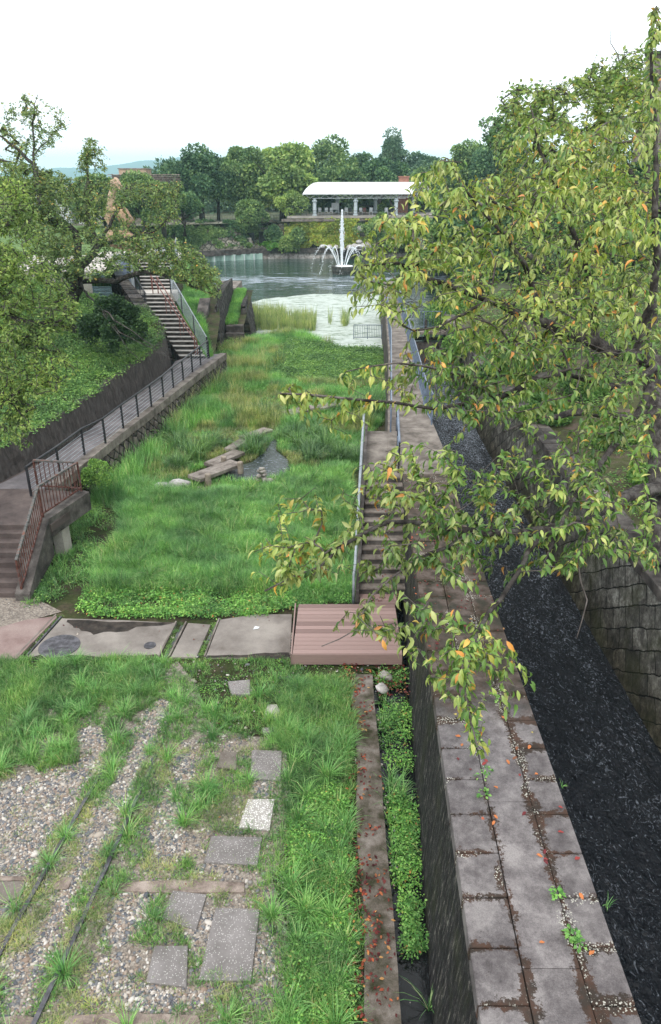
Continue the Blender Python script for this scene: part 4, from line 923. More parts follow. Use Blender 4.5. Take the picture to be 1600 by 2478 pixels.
# rock cave openings and pillars under the far terrace
for (u0, u1, v0, v1, lb) in [(596, 616, 565, 592, 'left'), (628, 650, 562, 590, 'right'), (560, 580, 566, 596, 'farthest left')]:
    a = AY(u0, v1, 98.6); b_ = AY(u1, v0, 98.6); m = MB()
    m.box(a.x, b_.x, 98.3, 98.45, a.z, b_.z); m.box(a.x, a.x+.12, 98.1, 98.3, a.z, b_.z); m.box(b_.x-.12, b_.x, 98.1, 98.3, a.z, b_.z)
    m.box(a.x, b_.x, 98.1, 98.3, b_.z, b_.z+.12)
    tag(m.build('recess', M['recess']), 'dark recess in the ivy bank across the pond, the %s one' % lb, 'recess')
a = AY(598, 600, 98.4); m = MB(); m.box(a.x, a.x+.62, 98.0, 98.35, 1.0, AY(600, 575, 98.4).z); tag(m.build('pillar', M['pale_concrete'], bevel=.03), 'pale stub pillar in front of the dark recesses', 'pillar')
a = AY(687, 585, 98.2); m = MB(); m.box(a.x, a.x+.85, 97.9, 98.2, AY(687, 583, 98.2).z, AY(687, 555, 98.2).z); m.box(a.x-.03, a.x+.88, 97.86, 97.9, AY(687, 569, 98.2).z, AY(687, 566, 98.2).z); tag(m.build('rusty_door', M['rust']), 'rusty brown steel door in the ivy below the pavilion', 'door')
# ------------------------------------------------------------------ pavilion
C1 = Vector((-1.97, 99.0, 4.74)); LB = Vector((5.2, .7, 0)); DB = Vector((2.9, 7.6, 0))
tr = thing('terrace', 'long flat concrete terrace carrying the white pavilion over the ivy wall', 'terrace', (2, 99, 1))
u_ = LB.normalized(); a = C1-u_*3.2-DB*.06; b_ = C1+u_*34-DB*.06
def pgram(m, a, b_, d, z0, z1): m.prism([(a.x, a.y), (b_.x, b_.y), ((b_+d).x, (b_+d).y), ((a+d).x, (a+d).y)], z0, z1)
m = MB(); pgram(m, a, b_, DB*1.35, 4.45, 4.72); m.build('slab', M['pale_concrete'], tr)
m = MB(); pgram(m, a-Vector((.7, .5, 0)), b_-Vector((0, .5, 0)), DB*.1, 4.1, 4.38); m.build('ledge', M['concrete'], tr)
m = MB(); pgram(m, a+Vector((.4, .35, 0)), b_+Vector((0, .35, 0)), DB*1.2, 1.0, 4.08); m.build('wall', M['far_wall'], tr)
pv = thing('pavilion', 'white barrel roofed open pavilion on pale columns across the pond', 'pavilion', C1)
ends = [C1-u_*1.15, C1+u_*12.4]
def arch(p, n=14, off=0.0):
    r = []
    for k in range(n+1):
        t = k/n; r.append(p+DB*(-.09+1.18*t)+Vector((0, 0, 2.42+1.28*math.sin(math.pi*t)**.8+off)))
    return r
m = MB(); A = arch(ends[0]); Bq = arch(ends[1]); A2 = arch(ends[0], off=.09); B2 = arch(ends[1], off=.09); n = len(A)
m.poly(A+Bq+A2+B2, [(k, n+k, n+k+1, k+1) for k in range(n-1)]+[(2*n+k, 2*n+k+1, 3*n+k+1, 3*n+k) for k in range(n-1)]+[(k, k+1, 2*n+k+1, 2*n+k) for k in range(n-1)]+[(n+k, 3*n+k, 3*n+k+1, n+k+1) for k in range(n-1)]+[(0, 2*n, 3*n, n), (n-1, 2*n-1, 4*n-1, 3*n-1)])
pr = m.build('roof', M['roof_white'], pv, smooth=False)
for e in ends:
    m = MB(); m.tube(arch(e, off=-.02), .09, 6); sub(m.build('arch_rim', M['white_metal']), pr)
for dd in (0.0, 1.0):
    m = MB(); z1_, z0_ = 2.4, 1.98; s0 = ends[0]+DB*dd; s1 = ends[1]+DB*dd
    m.bar(s0+Vector((0, 0, z1_)), s1+Vector((0, 0, z1_)), .09, .09); m.bar(s0+u_*.9+Vector((0, 0, z0_)), s1-u_*.9+Vector((0, 0, z0_)), .08, .08)
    nb = 22
    for k in range(nb):
        p = s0.lerp(s1, k/nb); q = s0.lerp(s1, (k+1)/nb); za, zb = (z1_, z0_) if k % 2 == 0 else (z0_, z1_)
        m.bar(p+Vector((0, 0, za)), q+Vector((0, 0, zb)), .055, .055)
    m.build('truss', M['white_metal'], pv)
for k in range(8):
    e = ends[0].lerp(ends[1], k/7); m = MB(); m.tube(arch(e, off=-.1), .035, 4); m.bar(e+Vector((0, 0, 2.35)), e+DB+Vector((0, 0, 2.35)), .05, .05); sub(m.build('rib', M['white_metal']), pr)
for r_ in (0, 1):
    for k in (0, 1, 2):
        p = C1+LB*(k*.98)+DB*r_; m = MB()
        m.lathe((p.x, p.y, 4.73), [(.3, 0), (.3, .12), (.235, .2), (.225, 1.5), (.24, 1.56), (.33, 1.62), (.33, 1.74), (.22, 1.8), (.14, 1.98)], 16); m.build('column', M['column'], pv, smooth=False)
fr = picket_fence('railing', 'long thin dark railing at the edge of the pavilion terrace', 'railing', [a+Vector((.2, .1, .3)), b_+Vector((0, .1, .3))], 0, .62, M['black_metal'], .5, 2.2, (.4, 1.0), rad=.012)
fr.location.z = 4.72; 
for ch in fr.children: ch.location = ch.location
# things standing on the terrace
def chair(x, y, mt, lb):
    t = thing('chair', lb, 'chair', (x, y, 4.72), 'chairs under the pavilion'); z = 4.72
    m = MB(); m.box(x-.22, x+.22, y-.2, y+.2, z+.4, z+.44); m.build('seat', M[mt], t)
    m = MB(); m.box(x-.2, x+.2, y+.18, y+.22, z+.44, z+.86); m.build('backrest', M[mt], t)
    for i in (-.19, .19):
        for j in (-.17, .17): m = MB(); m.bar((x+i, y+j, z), (x+i, y+j, z+.4), .035); m.build('leg', M[mt], t)
for u, mt, lb in [(774, 'white_metal', 'white chair just right of the first front column'), (790, 'white_metal', 'white chair left of the white notice board'), (802, 'white_metal', 'low white chair beside the notice board'), (838, 'white_metal', 'white chair behind the fountain jet'), (848, 'black_metal', 'dark chair left of the middle front column'), (873, 'white_metal', 'white chair right of the middle front column'), (882, 'red_metal', 'red chair under the pavilion'), (898, 'white_metal', 'white chair midway between middle and right columns'), (935, 'white_metal', 'white chair left of the right front column'), (948, 'black_metal', 'dark chair next to the right front column')]:
    p = AY(u, 515, 101.2); chair(p.x, 101.2, mt, lb)
p = AY(811, 515, 102.5); m = MB(); m.box(p.x-.45, p.x+.45, 102.4, 102.5, 5.3, 6.1); m.bar((p.x-.4, 102.45, 4.72), (p.x-.4, 102.45, 5.3), .05); m.bar((p.x+.4, 102.45, 4.72), (p.x+.4, 102.45, 5.3), .05)
tag(m.build('notice_board', M['white_metal']), 'blank white notice board standing under the pavilion', 'board')
p = AY(978, 440, 108); m = MB(); m.box(p.x-.65, p.x+.65, 108, 109.2, 3.8, AY(978, 426, 108).z); m.box(p.x-.75, p.x+.75, 107.9, 109.3, AY(978, 429, 108).z, AY(978, 427, 108).z+.02)
tag(m.build('chimney', M['brick']), 'square brick chimney rising behind the right end of the white roof', 'chimney')
# white rockery with a little cascade at the shore
BL = ['whitish boulder in the middle of the rockery behind the fountain', 'largest pale boulder, right of the middle of the rockery', 'pale boulder just right of the tall jet on the far shore', 'pale boulder at the right end of the rockery', 'small pale boulder directly behind the tall jet', 'low boulder at the waterline in the middle of the rockery', 'low boulder at the waterline near the right end of the rockery', 'topmost boulder of the rockery behind the fountain', 'leftmost small pale boulder on the wall cap left of the jet', 'second small pale boulder from the left on the wall cap', 'small pale boulder on the wall cap nearest the tall jet', 'pale boulder high in the ivy under the terrace, the left of two', 'pale boulder high in the ivy under the terrace, the right of two']
for i, (u, v, r) in enumerate([(860, 597, .7), (880, 595, .9), (845, 600, .6), (905, 598, .7), (830, 604, .5), (868, 606, .6), (893, 605, .55), (870, 585, .5), (780, 596, .4), (798, 597, .45), (812, 598, .4), (868, 553, .5), (888, 556, .45)]):
    p = AY(u, v, 97.6 if v > 570 else 98.4); m = MB(); rock(m, (0, 0, 0), r, rng, .6); o = m.build('boulder', M['white_rock']); o.location = p
    tag(o, BL[i], 'boulder', 'whitish boulders behind the fountain')
m = MB(); a = AY(820, 628, 96.6); m.box(a.x, a.x+2.9, 96.2, 97.2, -.8, .85); tag(m.build('outlet_block', M['recess'], bevel=.05), 'dark wet outlet block in the water behind the fountain', 'block')
# ------------------------------------------------------------------ fountain
fp = P(833, 655, .1); ft = thing('fountain', 'fountain with one tall jet and a ring of arcing jets on a round dark basin', 'fountain', fp)
m = MB(); m.lathe((fp.x, fp.y, 0), [(1.2, -.6), (1.25, .0), (1.3, .1), (1.3, .55), (1.22, .6), (1.05, .6), (1.0, .5)], 32); bs_ = m.build('basin', M['basin'], ft)
m = MB(); m.lathe((fp.x, fp.y, .5), [(1.0, 0), (.9, .09), (.4, .12), (.001, .13)], 24); sub(m.build('basin_water', M['splash']), bs_)
def drops(mb, pts, rnd):
    for p, r in pts:
        v = [Vector(p)+Vector(q)*r for q in ((1, 0, 0), (0, 1, 0), (-1, 0, 0), (0, -1, 0), (0, 0, 1.5), (0, 0, -1.5))]
        mb.poly(v, [(0, 1, 4), (1, 2, 4), (2, 3, 4), (3, 0, 4), (1, 0, 5), (2, 1, 5), (3, 2, 5), (0, 3, 5)])
rg = random.Random(4); pts = []
topz = AY(828, 508, fp.y).z
for i in range(2600):
    t = rg.random()**.8; z = .6+t*(topz-.6); wd = .06+.38*(1-t)*max(0, min(1, (t-.18)*3)) if t < .9 else .08
    a_ = rg.uniform(0, 6.28); q = abs(rg.gauss(0, .5)); pts.append(((fp.x-.25+q*wd*math.cos(a_), fp.y+q*wd*math.sin(a_), z), rg.uniform(.02, .05)))
m = MB(); drops(m, pts, rg); m.tube([(fp.x-.25, fp.y, .5), (fp.x-.25, fp.y, topz*.6), (fp.x-.25, fp.y, topz)], [.12, .1, .03], 8); m.build('tall_jet', M['splash'], ft)
for k in range(10):
    an = 2*math.pi*k/10+.25; R_ = 3.1 if k % 2 == 0 else 1.9; hz = 2.0 if k % 2 == 0 else 1.8; m = MB(); path = []; pts = []
    for i in range(15):
        t = i/14; r_ = .45+R_*t; z = .6+4*hz*t*(1-t)-(.6 if t > .9 else 0)*t; path.append((fp.x-.25+r_*math.cos(an), fp.y+r_*math.sin(an), max(z, -.1)))
    m.tube(path[:9], [.035]*6+[.03, .025, .015], 6)
    for i in range(90):
        t = rg.uniform(.45, 1); j = min(13, int(t*14)); f_ = t*14-j; p = Vector(path[j]).lerp(Vector(path[min(14, j+1)]), f_)
        sg = .02+.07*t*t; pts.append(((p.x+rg.gauss(0, sg), p.y+rg.gauss(0, sg), p.z-abs(rg.gauss(0, sg))), rg.uniform(.015, .035)))
    drops(m, pts, rg); tag(m.build('arc_jet', M['splash'], ft), kind='stuff')
# ------------------------------------------------------------------ far buildings at the left
bd = thing('louvred_building', 'long low building with a slatted dark roof terrace behind the left trees', 'building', (-28, 100, 4))
c0 = AY(262, 440, 100); c1 = AY(436, 440, 100); zb = AY(300, 427, 100).z; zt_ = AY(300, 421, 100).z
m = MB(); m.box(c0.x, c1.x, 100.5, 108, 3.8, AY(300, 452, 100).z); m.build('wall', M['concrete'], bd)
m = MB(); m.box(c0.x+.1, c1.x+.4, 100.2, 108, AY(300, 449, 100).z, AY(300, 446, 100).z); m.build('eave', M['black_metal'], bd)
for k in range(5):
    z = AY(300, 422+k*5, 100).z; m = MB(); m.box(c0.x, c1.x, 100+.12*k, 100.25+.12*k, z-.09, z); m.build('slat', M['wood_old'], bd)
m = MB(); m.box(c0.x+.3, c1.x-.2, 101.2, 107, AY(300, 445, 100).z, AY(300, 424, 100).z); m.build('screen', M['bark'], bd)
for k in range(7):
    x = c0.x+.4+k*(c1.x-c0.x-.8)/6; m = MB(); m.box(x-.07, x+.07, 100.7, 100.84, 3.9, zt_); m.build('post', M['bark'], bd)
a = AY(288, 420, 103); b_ = AY(354, 420, 103); m = MB(); m.box(a.x, b_.x, 103, 106, zt_-.3, AY(300, 409, 103).z); m.build('rooftop_block', M['ochre'], bd)
m = MB(); m.box(a.x-.1, b_.x+.1, 102.9, 106.1, AY(300, 409, 103).z, AY(300, 407, 103).z); m.build('rooftop_cap', M['wood_old'], bd)
for i, (u, v0, v1, w_, lb) in enumerate([(78, 437, 462, 34, 'white gabled house roof glimpsed through the left tree, leftmost'), (147, 458, 478, 40, 'pale blue grey house roof glimpsed between left branches'), (200, 436, 460, 46, 'white house seen above the left tree branches')]):
    a = AY(u-w_/2, v1, 95); b_ = AY(u+w_/2, v0, 95); t = thing('house', lb, 'house', ((a.x+b_.x)/2, 95, 3.8)); zm = AY(u, (v0+v1)/2, 95).z
    m = MB(); m.box(a.x+.2, b_.x-.2, 95, 99, 3.8, zm); m.build('wall', M['white_metal'], t)
    m = MB(); xm = (a.x+b_.x)/2; m.poly([(a.x, 94.7, zm), (b_.x, 94.7, zm), (xm, 94.7, b_.z), (a.x, 99.3, zm), (b_.x, 99.3, zm), (xm, 99.3, b_.z)], [(0, 1, 2), (5, 4, 3), (0, 2, 5, 3), (1, 4, 5, 2), (0, 3, 4, 1)]); m.build('roof', M['grey_metal'] if i == 1 else M['white_metal'], t)
    m = MB(); m.box(xm-.5, xm+.3, 94.96, 95, zm-1.2, zm-.4); m.build('window', M['recess'], t)
# ochre sculpture: a long rough neck rising from an arched body
gsct = thing('sculpture', 'tall ochre and tan rock sculpture with a long neck half hidden by branches', 'sculpture', AY(310, 640, 60))
def lump(path, rad, nm, mt):
    m = MB(); m.tube([AY(u, v, 60+dy) for u, v, dy in path], rad, 12); o = m.build(nm, M[mt], gsct, smooth=True, sub=2, rough=.35); return o
lump([(288, 655, 0), (276, 612, 0), (268, 566, .2), (264, 528, .2), (268, 490, .2), (274, 462, .1), (277, 440, 0)], [.5, .42, .36, .34, .3, .26, .16], 'neck', 'ochre')
lump([(270, 446, 0), (279, 440, 0), (288, 452, -.1), (294, 462, -.1)], [.18, .34, .26, .12], 'head', 'ochre')
def_neck = [c for c in gsct.children if c.name.startswith('neck')][0]; sub([c for c in gsct.children if c.name.startswith('head')][0], def_neck)
lump([(268, 516, 0), (282, 510, 0), (296, 518, 0), (308, 536, 0), (310, 575, 0), (308, 620, 0)], [.35, .45, .5, .55, .7, .85], 'body', 'tan')
lump([(262, 600, -.3), (285, 578, -.3), (312, 584, -.3), (330, 640, -.3)], [.5, .7, .75, .8], 'base', 'tan')
# corner of a grey building behind the right trees
a = AY(1562, 160, 45); m = MB(); m.prism([(a.x, 45), (a.x+9, 45), (a.x+13, 55), (a.x+4.5, 55)], 2, AY(1562, 130, 45).z); gb = thing('grey_building', 'corner of a grey building high behind the right trees', 'building', (a.x+4, 50, 2)); m.build('wall', M['concrete'], gb)
m = MB(); m.prism([(a.x-.25, 44.8), (a.x+9.3, 44.8), (a.x+13.3, 55.2), (a.x+4.3, 55.2)], AY(1562, 130, 45).z, AY(1562, 124, 45).z); m.build('roof_edge', M['black_metal'], gb)
# path fence on the far terrace
picket_fence('fence', 'low dark fence along the path on the far left bank', 'fence', [(-22, 97.2, 3.95), (-11, 100.8, 3.95), (-4, 100.8, 3.9)], 0, .8, M['black_metal'], .35, 2.2)
# ------------------------------------------------------------------ vegetation tools
def norm(a): return a/np.maximum(np.linalg.norm(a, axis=-1, keepdims=True), 1e-9)
def frames(d, up, rng, roll=.6):
    """axes x (side), y (along d), z (upper face) for each leaf"""
    y = norm(d); z = up-(up*y).sum(-1, keepdims=True)*y
    bad = np.linalg.norm(z, axis=-1) < .05; z[bad] = np.array([1., 0, 0]); z = norm(z)
    x = np.cross(y, z); a = rng.normal(0, roll, len(d))[:, None]
    return x*np.cos(a)+z*np.sin(a), y, z*np.cos(a)-x*np.sin(a)
def stamp(T, quads, pos, X, Y, Z, sx, sy, sz=None):
    """copies a small leaf outline T (k,3) to every position; returns vertices and quads"""
    sz = sy if sz is None else sz
    V = pos[:, None, :]+X[:, None, :]*(T[None, :, 0, None]*sx[:, None, None])+Y[:, None, :]*(T[None, :, 1, None]*sy[:, None, None])+Z[:, None, :]*(T[None, :, 2, None]*sz[:, None, None])
    n, k = len(pos), len(T); q = np.asarray(quads)[None]+(np.arange(n)*k)[:, None, None]
    return V.reshape(-1, 3), q.reshape(-1, len(quads[0]))
# folded drooping cherry leaf: midrib 0..4, left 5..7, right 8..10
def leafT(droop=.28, fold=.32, wd=.2):
    t = [0, .22, .52, .8, 1.0]; d = [0, .03, -.04, -.16, -droop]; mid = [(0, a, b) for a, b in zip(t, d)]
    w_ = [.72*wd, wd, .55*wd]
    L = [(-w, a, b+fold*w) for a, b, w in zip(t[1:4], d[1:4], w_)]; R = [(w, a, b+fold*w) for a, b, w in zip(t[1:4], d[1:4], w_)]
    return np.array(mid+L+R)
LQ = [(0, 1, 5, 5), (1, 2, 6, 5), (2, 3, 7, 6), (3, 4, 7, 7), (0, 8, 1, 1), (1, 8, 9, 2), (2, 9, 10, 3), (3, 10, 4, 4)]
LT = [(0, 1, 5), (3, 4, 7), (0, 8, 1), (3, 10, 4)]; LQ4 = [(1, 2, 6, 5), (2, 3, 7, 6), (1, 8, 9, 2), (2, 9, 10, 3)]
DT = np.array([(0, 0, 0), (.26, .45, .07), (0, 1, -.12), (-.26, .45, .07)]); DQ = [(0, 1, 2), (0, 2, 3)]
def leaves_full(name, pos, d, size, mat, rng, parent, roll=.5, up=None, wd=.19):
    up = np.tile(np.array([0., 0, 1]), (len(pos), 1))+rng.normal(0, .25, (len(pos), 3)) if up is None else up
    X, Y, Z = frames(d, up, rng, roll); V = []; Q = []; Tt = []; off = 0
    g = rng.randint(0, 3, len(pos))
    for k, (dr, fo) in enumerate([(.25, .4), (.42, .7), (.62, 1.0)]):
        s = g == k; T = leafT(dr, fo, wd); v, q = stamp(T, LQ4, pos[s], X[s], Y[s], Z[s], size[s], size[s]); _, t = stamp(T, LT, pos[s], X[s], Y[s], Z[s], size[s], size[s])
        V.append(v); Q.append(q+off); Tt.append(t+off); off += len(v)
    return npmesh(name, np.concatenate(V), np.concatenate(Q), np.concatenate(Tt), mat, parent, True)
def leaves_simple(name, pos, d, size, mat, rng, parent=None, roll=.7, up=None, wd=1.0):
    up = np.tile(np.array([0., 0, 1]), (len(pos), 1))+rng.normal(0, .35, (len(pos), 3)) if up is None else up
    X, Y, Z = frames(d, up, rng, roll); v, t = stamp(DT, DQ, pos, X, Y, Z, size*wd, size)
    return npmesh(name, v, None, t, mat, parent, False)
class Skel:
    """branch skeleton: traced limbs, then twigs grown to target points from the nearest wood"""
    def __init__(s, n=60000): s.p = np.zeros((n, 3)); s.par = np.full(n, -1); s.n = 0; s.rmin = np.zeros(n)
    def add(s, p, par, rmin=0): s.p[s.n] = p; s.par[s.n] = par; s.rmin[s.n] = rmin; s.n += 1; return s.n-1
    def near(s, p): return int(np.argmin(((s.p[:s.n]-np.asarray(p))**2).sum(1)))
    def limb(s, pts, r0, r1, step=.25, rng=None, wob=.03):
        pts = [np.array(p, float) for p in pts]; par = s.near(pts[0]) if s.n else -1
        C = []
        for i in range(len(pts)-1):
            a, b, = pts[i], pts[i+1]; pa = pts[i-1] if i else 2*a-b; pb = pts[i+2] if i+2 < len(pts) else 2*b-a
            m = max(2, int(np.linalg.norm(b-a)/step))
            for k in range(m):
                t = k/m; C.append(.5*((2*a)+(-pa+b)*t+(2*pa-5*a+4*b-pb)*t*t+(-pa+3*a-3*b+pb)*t**3))
        C.append(pts[-1])
        for i, c in enumerate(C):
            c = c+(rng.normal(0, wob, 3) if rng is not None and 0 < i else 0)
            par = s.add(c, par, r0+(r1-r0)*i/max(1, len(C)-1))
    def grow(s, targets, rng, step=.16, sag=.1, wob=.02, maxd=9):
        d0 = np.array([((s.p[:s.n]-t)**2).sum(1).min() for t in targets]); tips = []
        for i in np.argsort(d0):
            t = targets[i]; j = s.near(t); a = s.p[j].copy(); L = np.linalg.norm(t-a)
            if L > maxd: continue
            m = max(1, int(L/step)); side = rng.normal(0, .06*L, 3); par = j
            for k in range(1, m+1):
                f = k/m; p = a+(t-a)*f+side*math.sin(math.pi*f)+np.array([0, 0, sag*L*math.sin(math.pi*f)])+(rng.normal(0, wob, 3) if k < m else 0)
                par = s.add(p, par)
            tips.append((par, a))
        s.tips = tips; return s
    def mesh(s, name, mat, parent, rtip=.0025, k=.0035, ex=.5, sides=5, rmax=.5, lo=0, hi=99):
        n = s.n; cnt = np.zeros(n); ch = np.zeros(n)
        for i in range(n-1, 0, -1):
            if ch[i] == 0: cnt[i] += 1
            if s.par[i] >= 0: cnt[s.par[i]] += cnt[i]; ch[s.par[i]] += 1
        r = np.minimum(np.maximum(rtip+k*(cnt**ex-1), s.rmin[:n]), rmax); s.r = r
        i = np.where((s.par[:n] >= 0) & (r >= lo) & (r < hi))[0]
        if len(i) == 0: return None
        a = s.p[s.par[i]]; b = s.p[i]; ra = np.minimum(r[s.par[i]], r[i]*1.25); rb = r[i]
        d = norm(b-a); ref = np.where(np.abs(d[:, 2:3]) > .9, np.array([[1., 0, 0]]), np.array([[0, 0, 1.]])); x = norm(np.cross(d, ref)); y = np.cross(d, x)
        an = np.arange(sides)*2*np.pi/sides; c, sn = np.cos(an), np.sin(an)
        ring = lambda o, rr: o[:, None]+(x[:, None]*c[None, :, None]+y[:, None]*sn[None, :, None])*rr[:, None, None]
        V = np.concatenate([ring(a-d*ra[:, None]*.3, ra), ring(b+d*rb[:, None]*.2, rb)], 1)
        m = len(i); base = (np.arange(m)*2*sides)[:, None, None]; kq = np.arange(sides)
        q = np.stack([kq, (kq+1) % sides, sides+(kq+1) % sides, sides+kq], -1)[None]+base
        return npmesh(name, V.reshape(-1, 3), q.reshape(-1, 4), None, mat, parent, True)
def sample_poly(poly, n, d0, d1, rng, dense=None):
    us = [p[0] for p in poly]; vs = [p[1] for p in poly]; out = []
    while len(out) < n:
        u = rng.uniform(min(us), max(us), n*3); v = rng.uniform(min(vs), max(vs), n*3); s = inpoly(u, v, poly)
        keep = s & ((fbm(u, v, 120, 11) > rng.uniform(.15, .62, n*3)))
        for a, b in zip(u[keep], v[keep]): out.append(D(a, b, rng.uniform(d0, d1)))
    return np.array([tuple(p) for p in out[:n]])
def spray(tips, sk, rng, per, L, size, jit=.02, droop=.5, back=1.0):
    """alternate leaves along the last stretch of every twig"""
    P_, D_ = [], []
    for tip, a in tips:
        k = tip; path = [sk.p[k]]
        while sk.par[k] >= 0 and len(path) < 40 and np.linalg.norm(path[-1]-sk.p[tip]) < L: k = sk.par[k]; path.append(sk.p[k])
        path = np.array(path); 
        if len(path) < 2: continue
        ax = norm((path[0]-path[min(2, len(path)-1)])[None])[0]
        nn = max(2, int(per*rng.uniform(.6, 1.4)))
        side = norm(np.cross(ax, [0, 0, 1.])[None]+1e-4)[0]
        for q in range(nn):
            f = (q/nn)**1.1*(len(path)-1)*back; i = min(int(f), len(path)-2); p = path[i]+(path[i+1]-path[i])*(f-i)
            s_ = 1 if q % 2 else -1; sp_ = rng.uniform(.45, 1.1) if q else .1
            d = ax*rng.uniform(.5, 1)+side*s_*sp_+np.array([0, 0, -droop*rng.uniform(.3, 1.6)])+rng.normal(0, .22, 3)
            P_.append(p+rng.normal(0, jit, 3)); D_.append(d)
    P_ = np.array(P_); return P_, np.array(D_), size*rng.uniform(.65, 1.2, len(P_))

# ------------------------------------------------------------------ near cherry tree
def near_cherry():
    rng = np.random.RandomState(21); t = thing('cherry_tree', 'near cherry tree with drooping yellow green leaves reaching over the canal from the right', 'tree', (8.2, 9.4, 2.3))
    sk = Skel(); d = lambda u, v, z: tuple(D(u, v, z))
    sk.limb([(8.2, 9.4, 2.1), (8.0, 9.2, 3.4), (7.7, 9.0, 4.6)], .3, .22, .25, rng, .02)
    sk.limb([(7.7, 9.0, 4.6), d(1700, 905, 9.6), d(1600, 880, 9.3), d(1440, 832, 9), d(1310, 776, 8.6), d(1180, 722, 8.2), d(1080, 690, 7.8), d(960, 640, 7.5), d(880, 650, 7.3)], .15, .012, .2, rng, .012)
    sk.limb([d(1600, 880, 9.3), d(1545, 1000, 8.6), d(1440, 1140, 7.8), d(1385, 1215, 7.3), d(1330, 1330, 6.9)], .055, .02, .2, rng, .012)
    sk.limb([(7.7, 9.0, 4.6), d(1690, 1190, 9.0), d(1560, 1190, 8.6), d(1430, 1245, 8.0), d(1300, 1288, 7.3), d(1150, 1285, 6.8), d(1000, 1268, 6.5), d(880, 1290, 6.3), d(770, 1375, 6.1), d(640, 1430, 6.0)], .1, .008, .2, rng, .012)
    sk.limb([d(1540, 860, 9.2), d(1580, 700, 8.7), d(1592, 520, 8.3), d(1585, 300, 8.0), d(1575, 120, 7.8), d(1590, 20, 7.7)], .06, .01, .2, rng, .012)
    sk.limb([d(1440, 832, 9), d(1430, 700, 8.8), d(1385, 560, 8.5), d(1330, 420, 8.2), d(1290, 310, 8.0), d(1278, 250, 7.9)], .05, .007, .2, rng, .012)
    sk.limb([d(1310, 776, 8.6), d(1270, 640, 8.2), d(1190, 540, 7.8), d(1120, 450, 7.5), d(1085, 380, 7.4)], .04, .006, .2, rng, .012)
    sk.limb([d(1600, 880, 9.3), d(1500, 935, 8.6), d(1350, 900, 8.0), d(1200, 962, 7.5), d(1050, 985, 7.2), d(960, 975, 7.0), d(830, 962, 6.9), d(680, 950, 6.8)], .05, .005, .2, rng, .012)
    sk.limb([d(1200, 962, 7.5), d(1080, 900, 7.2), d(960, 880, 7.0), d(840, 900, 6.9)], .02, .005, .2, rng, .01)
    sk.limb([d(1300, 1288, 7.3), d(1255, 1385, 6.7), d(1190, 1480, 6.2), d(1140, 1565, 5.8), d(1135, 1680, 5.5), d(1150, 1800, 5.3)], .03, .006, .18, rng, .01)
    sk.limb([d(1440, 1245, 8.0), d(1400, 1360, 7.4), d(1420, 1450, 7.0), d(1400, 1540, 6.8)], .02, .004, .18, rng, .01)
    sk.limb([d(1150, 1285, 6.8), d(1010, 1360, 6.4), d(900, 1440, 6.2), d(860, 1520, 6.0), d(780, 1560, 5.9)], .018, .005, .18, rng, .01)
    sk.limb([d(1190, 722, 8.2), d(1100, 770, 7.7), d(1000, 800, 7.4), d(950, 760, 7.2)], .02, .005, .18, rng, .01)
    A1 = [(1600, 200), (1540, 260), (1440, 300), (1340, 290), (1280, 260), (1255, 330), (1130, 400), (1080, 360), (1000, 430), (880, 560), (860, 640), (830, 700), (850, 750), (960, 760), (1100, 850), (1250, 860), (1600, 860)]
    A0 = [(1600, 10), (1560, 40), (1565, 120), (1545, 200), (1600, 240)]
    A2 = [(960, 860), (1060, 820), (1250, 820), (1600, 840), (1600, 1010), (1350, 1060), (1100, 1010), (930, 960), (900, 900)]
    A3 = [(1200, 1090), (1330, 1040), (1600, 1000), (1600, 1390), (1500, 1340), (1420, 1360), (1350, 1400), (1180, 1400), (1100, 1200)]
    A4 = [(600, 1340), (690, 1190), (860, 1130), (960, 1070), (1120, 1090), (1200, 1200), (1190, 1430), (1050, 1400), (900, 1390), (720, 1420), (600, 1430)]
    A5 = [(790, 1500), (960, 1430), (1180, 1480), (1290, 1640), (1200, 1800), (1150, 1840), (1110, 1720), (960, 1560), (830, 1540)]
    A6 = [(680, 930), (900, 900), (920, 1000), (860, 1080), (760, 1040), (680, 960)]
    tg = np.concatenate([sample_poly(A1, 1180, 6.6, 9.8, rng), sample_poly(A0, 30, 7.2, 8.6, rng), sample_poly(A2, 380, 6.6, 9.2, rng), sample_poly(A3, 330, 6.2, 8.6, rng),
                         sample_poly(A4, 280, 5.8, 7.2, rng), sample_poly(A5, 125, 5.3, 6.4, rng), sample_poly(A6, 48, 6.7, 7.3, rng)])
    sk.grow(tg, rng, .14, .06, .012, 3.5)
    sk.mesh('trunk', M['bark'], t, .0028, .0022, .62, 7, .3, .012); sk.mesh('twigs', M['twig'], t, .0028, .0022, .62, 4, .3, 0, .012)
    tips = sk.tips; k = [i for i in range(len(tips)) if rng.rand() > .2]
    LIMB = [(1100, 700), (1180, 722), (1310, 776), (1440, 832), (1540, 862)]
    def clear(i):
        q = sk.p[tips[i][0]]; uu, vv = proj(q); dep = q[1]*ct-(q[2]-H)*st; lv = np.interp(uu, [a for a, _ in LIMB], [b for _, b in LIMB])
        return not (1100 < uu < 1560 and lv-34 < vv < lv+30 and dep < 9.2)
    k = [i for i in k if clear(i)]
    p, dd, sz = spray([tips[i] for i in k], sk, rng, 10.5, .42, .09, .012, .85)
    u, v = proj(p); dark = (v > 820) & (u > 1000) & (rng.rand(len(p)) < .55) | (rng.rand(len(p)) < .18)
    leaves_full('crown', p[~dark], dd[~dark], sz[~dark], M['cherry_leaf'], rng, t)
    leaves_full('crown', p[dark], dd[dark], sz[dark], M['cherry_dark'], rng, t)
near_cherry()

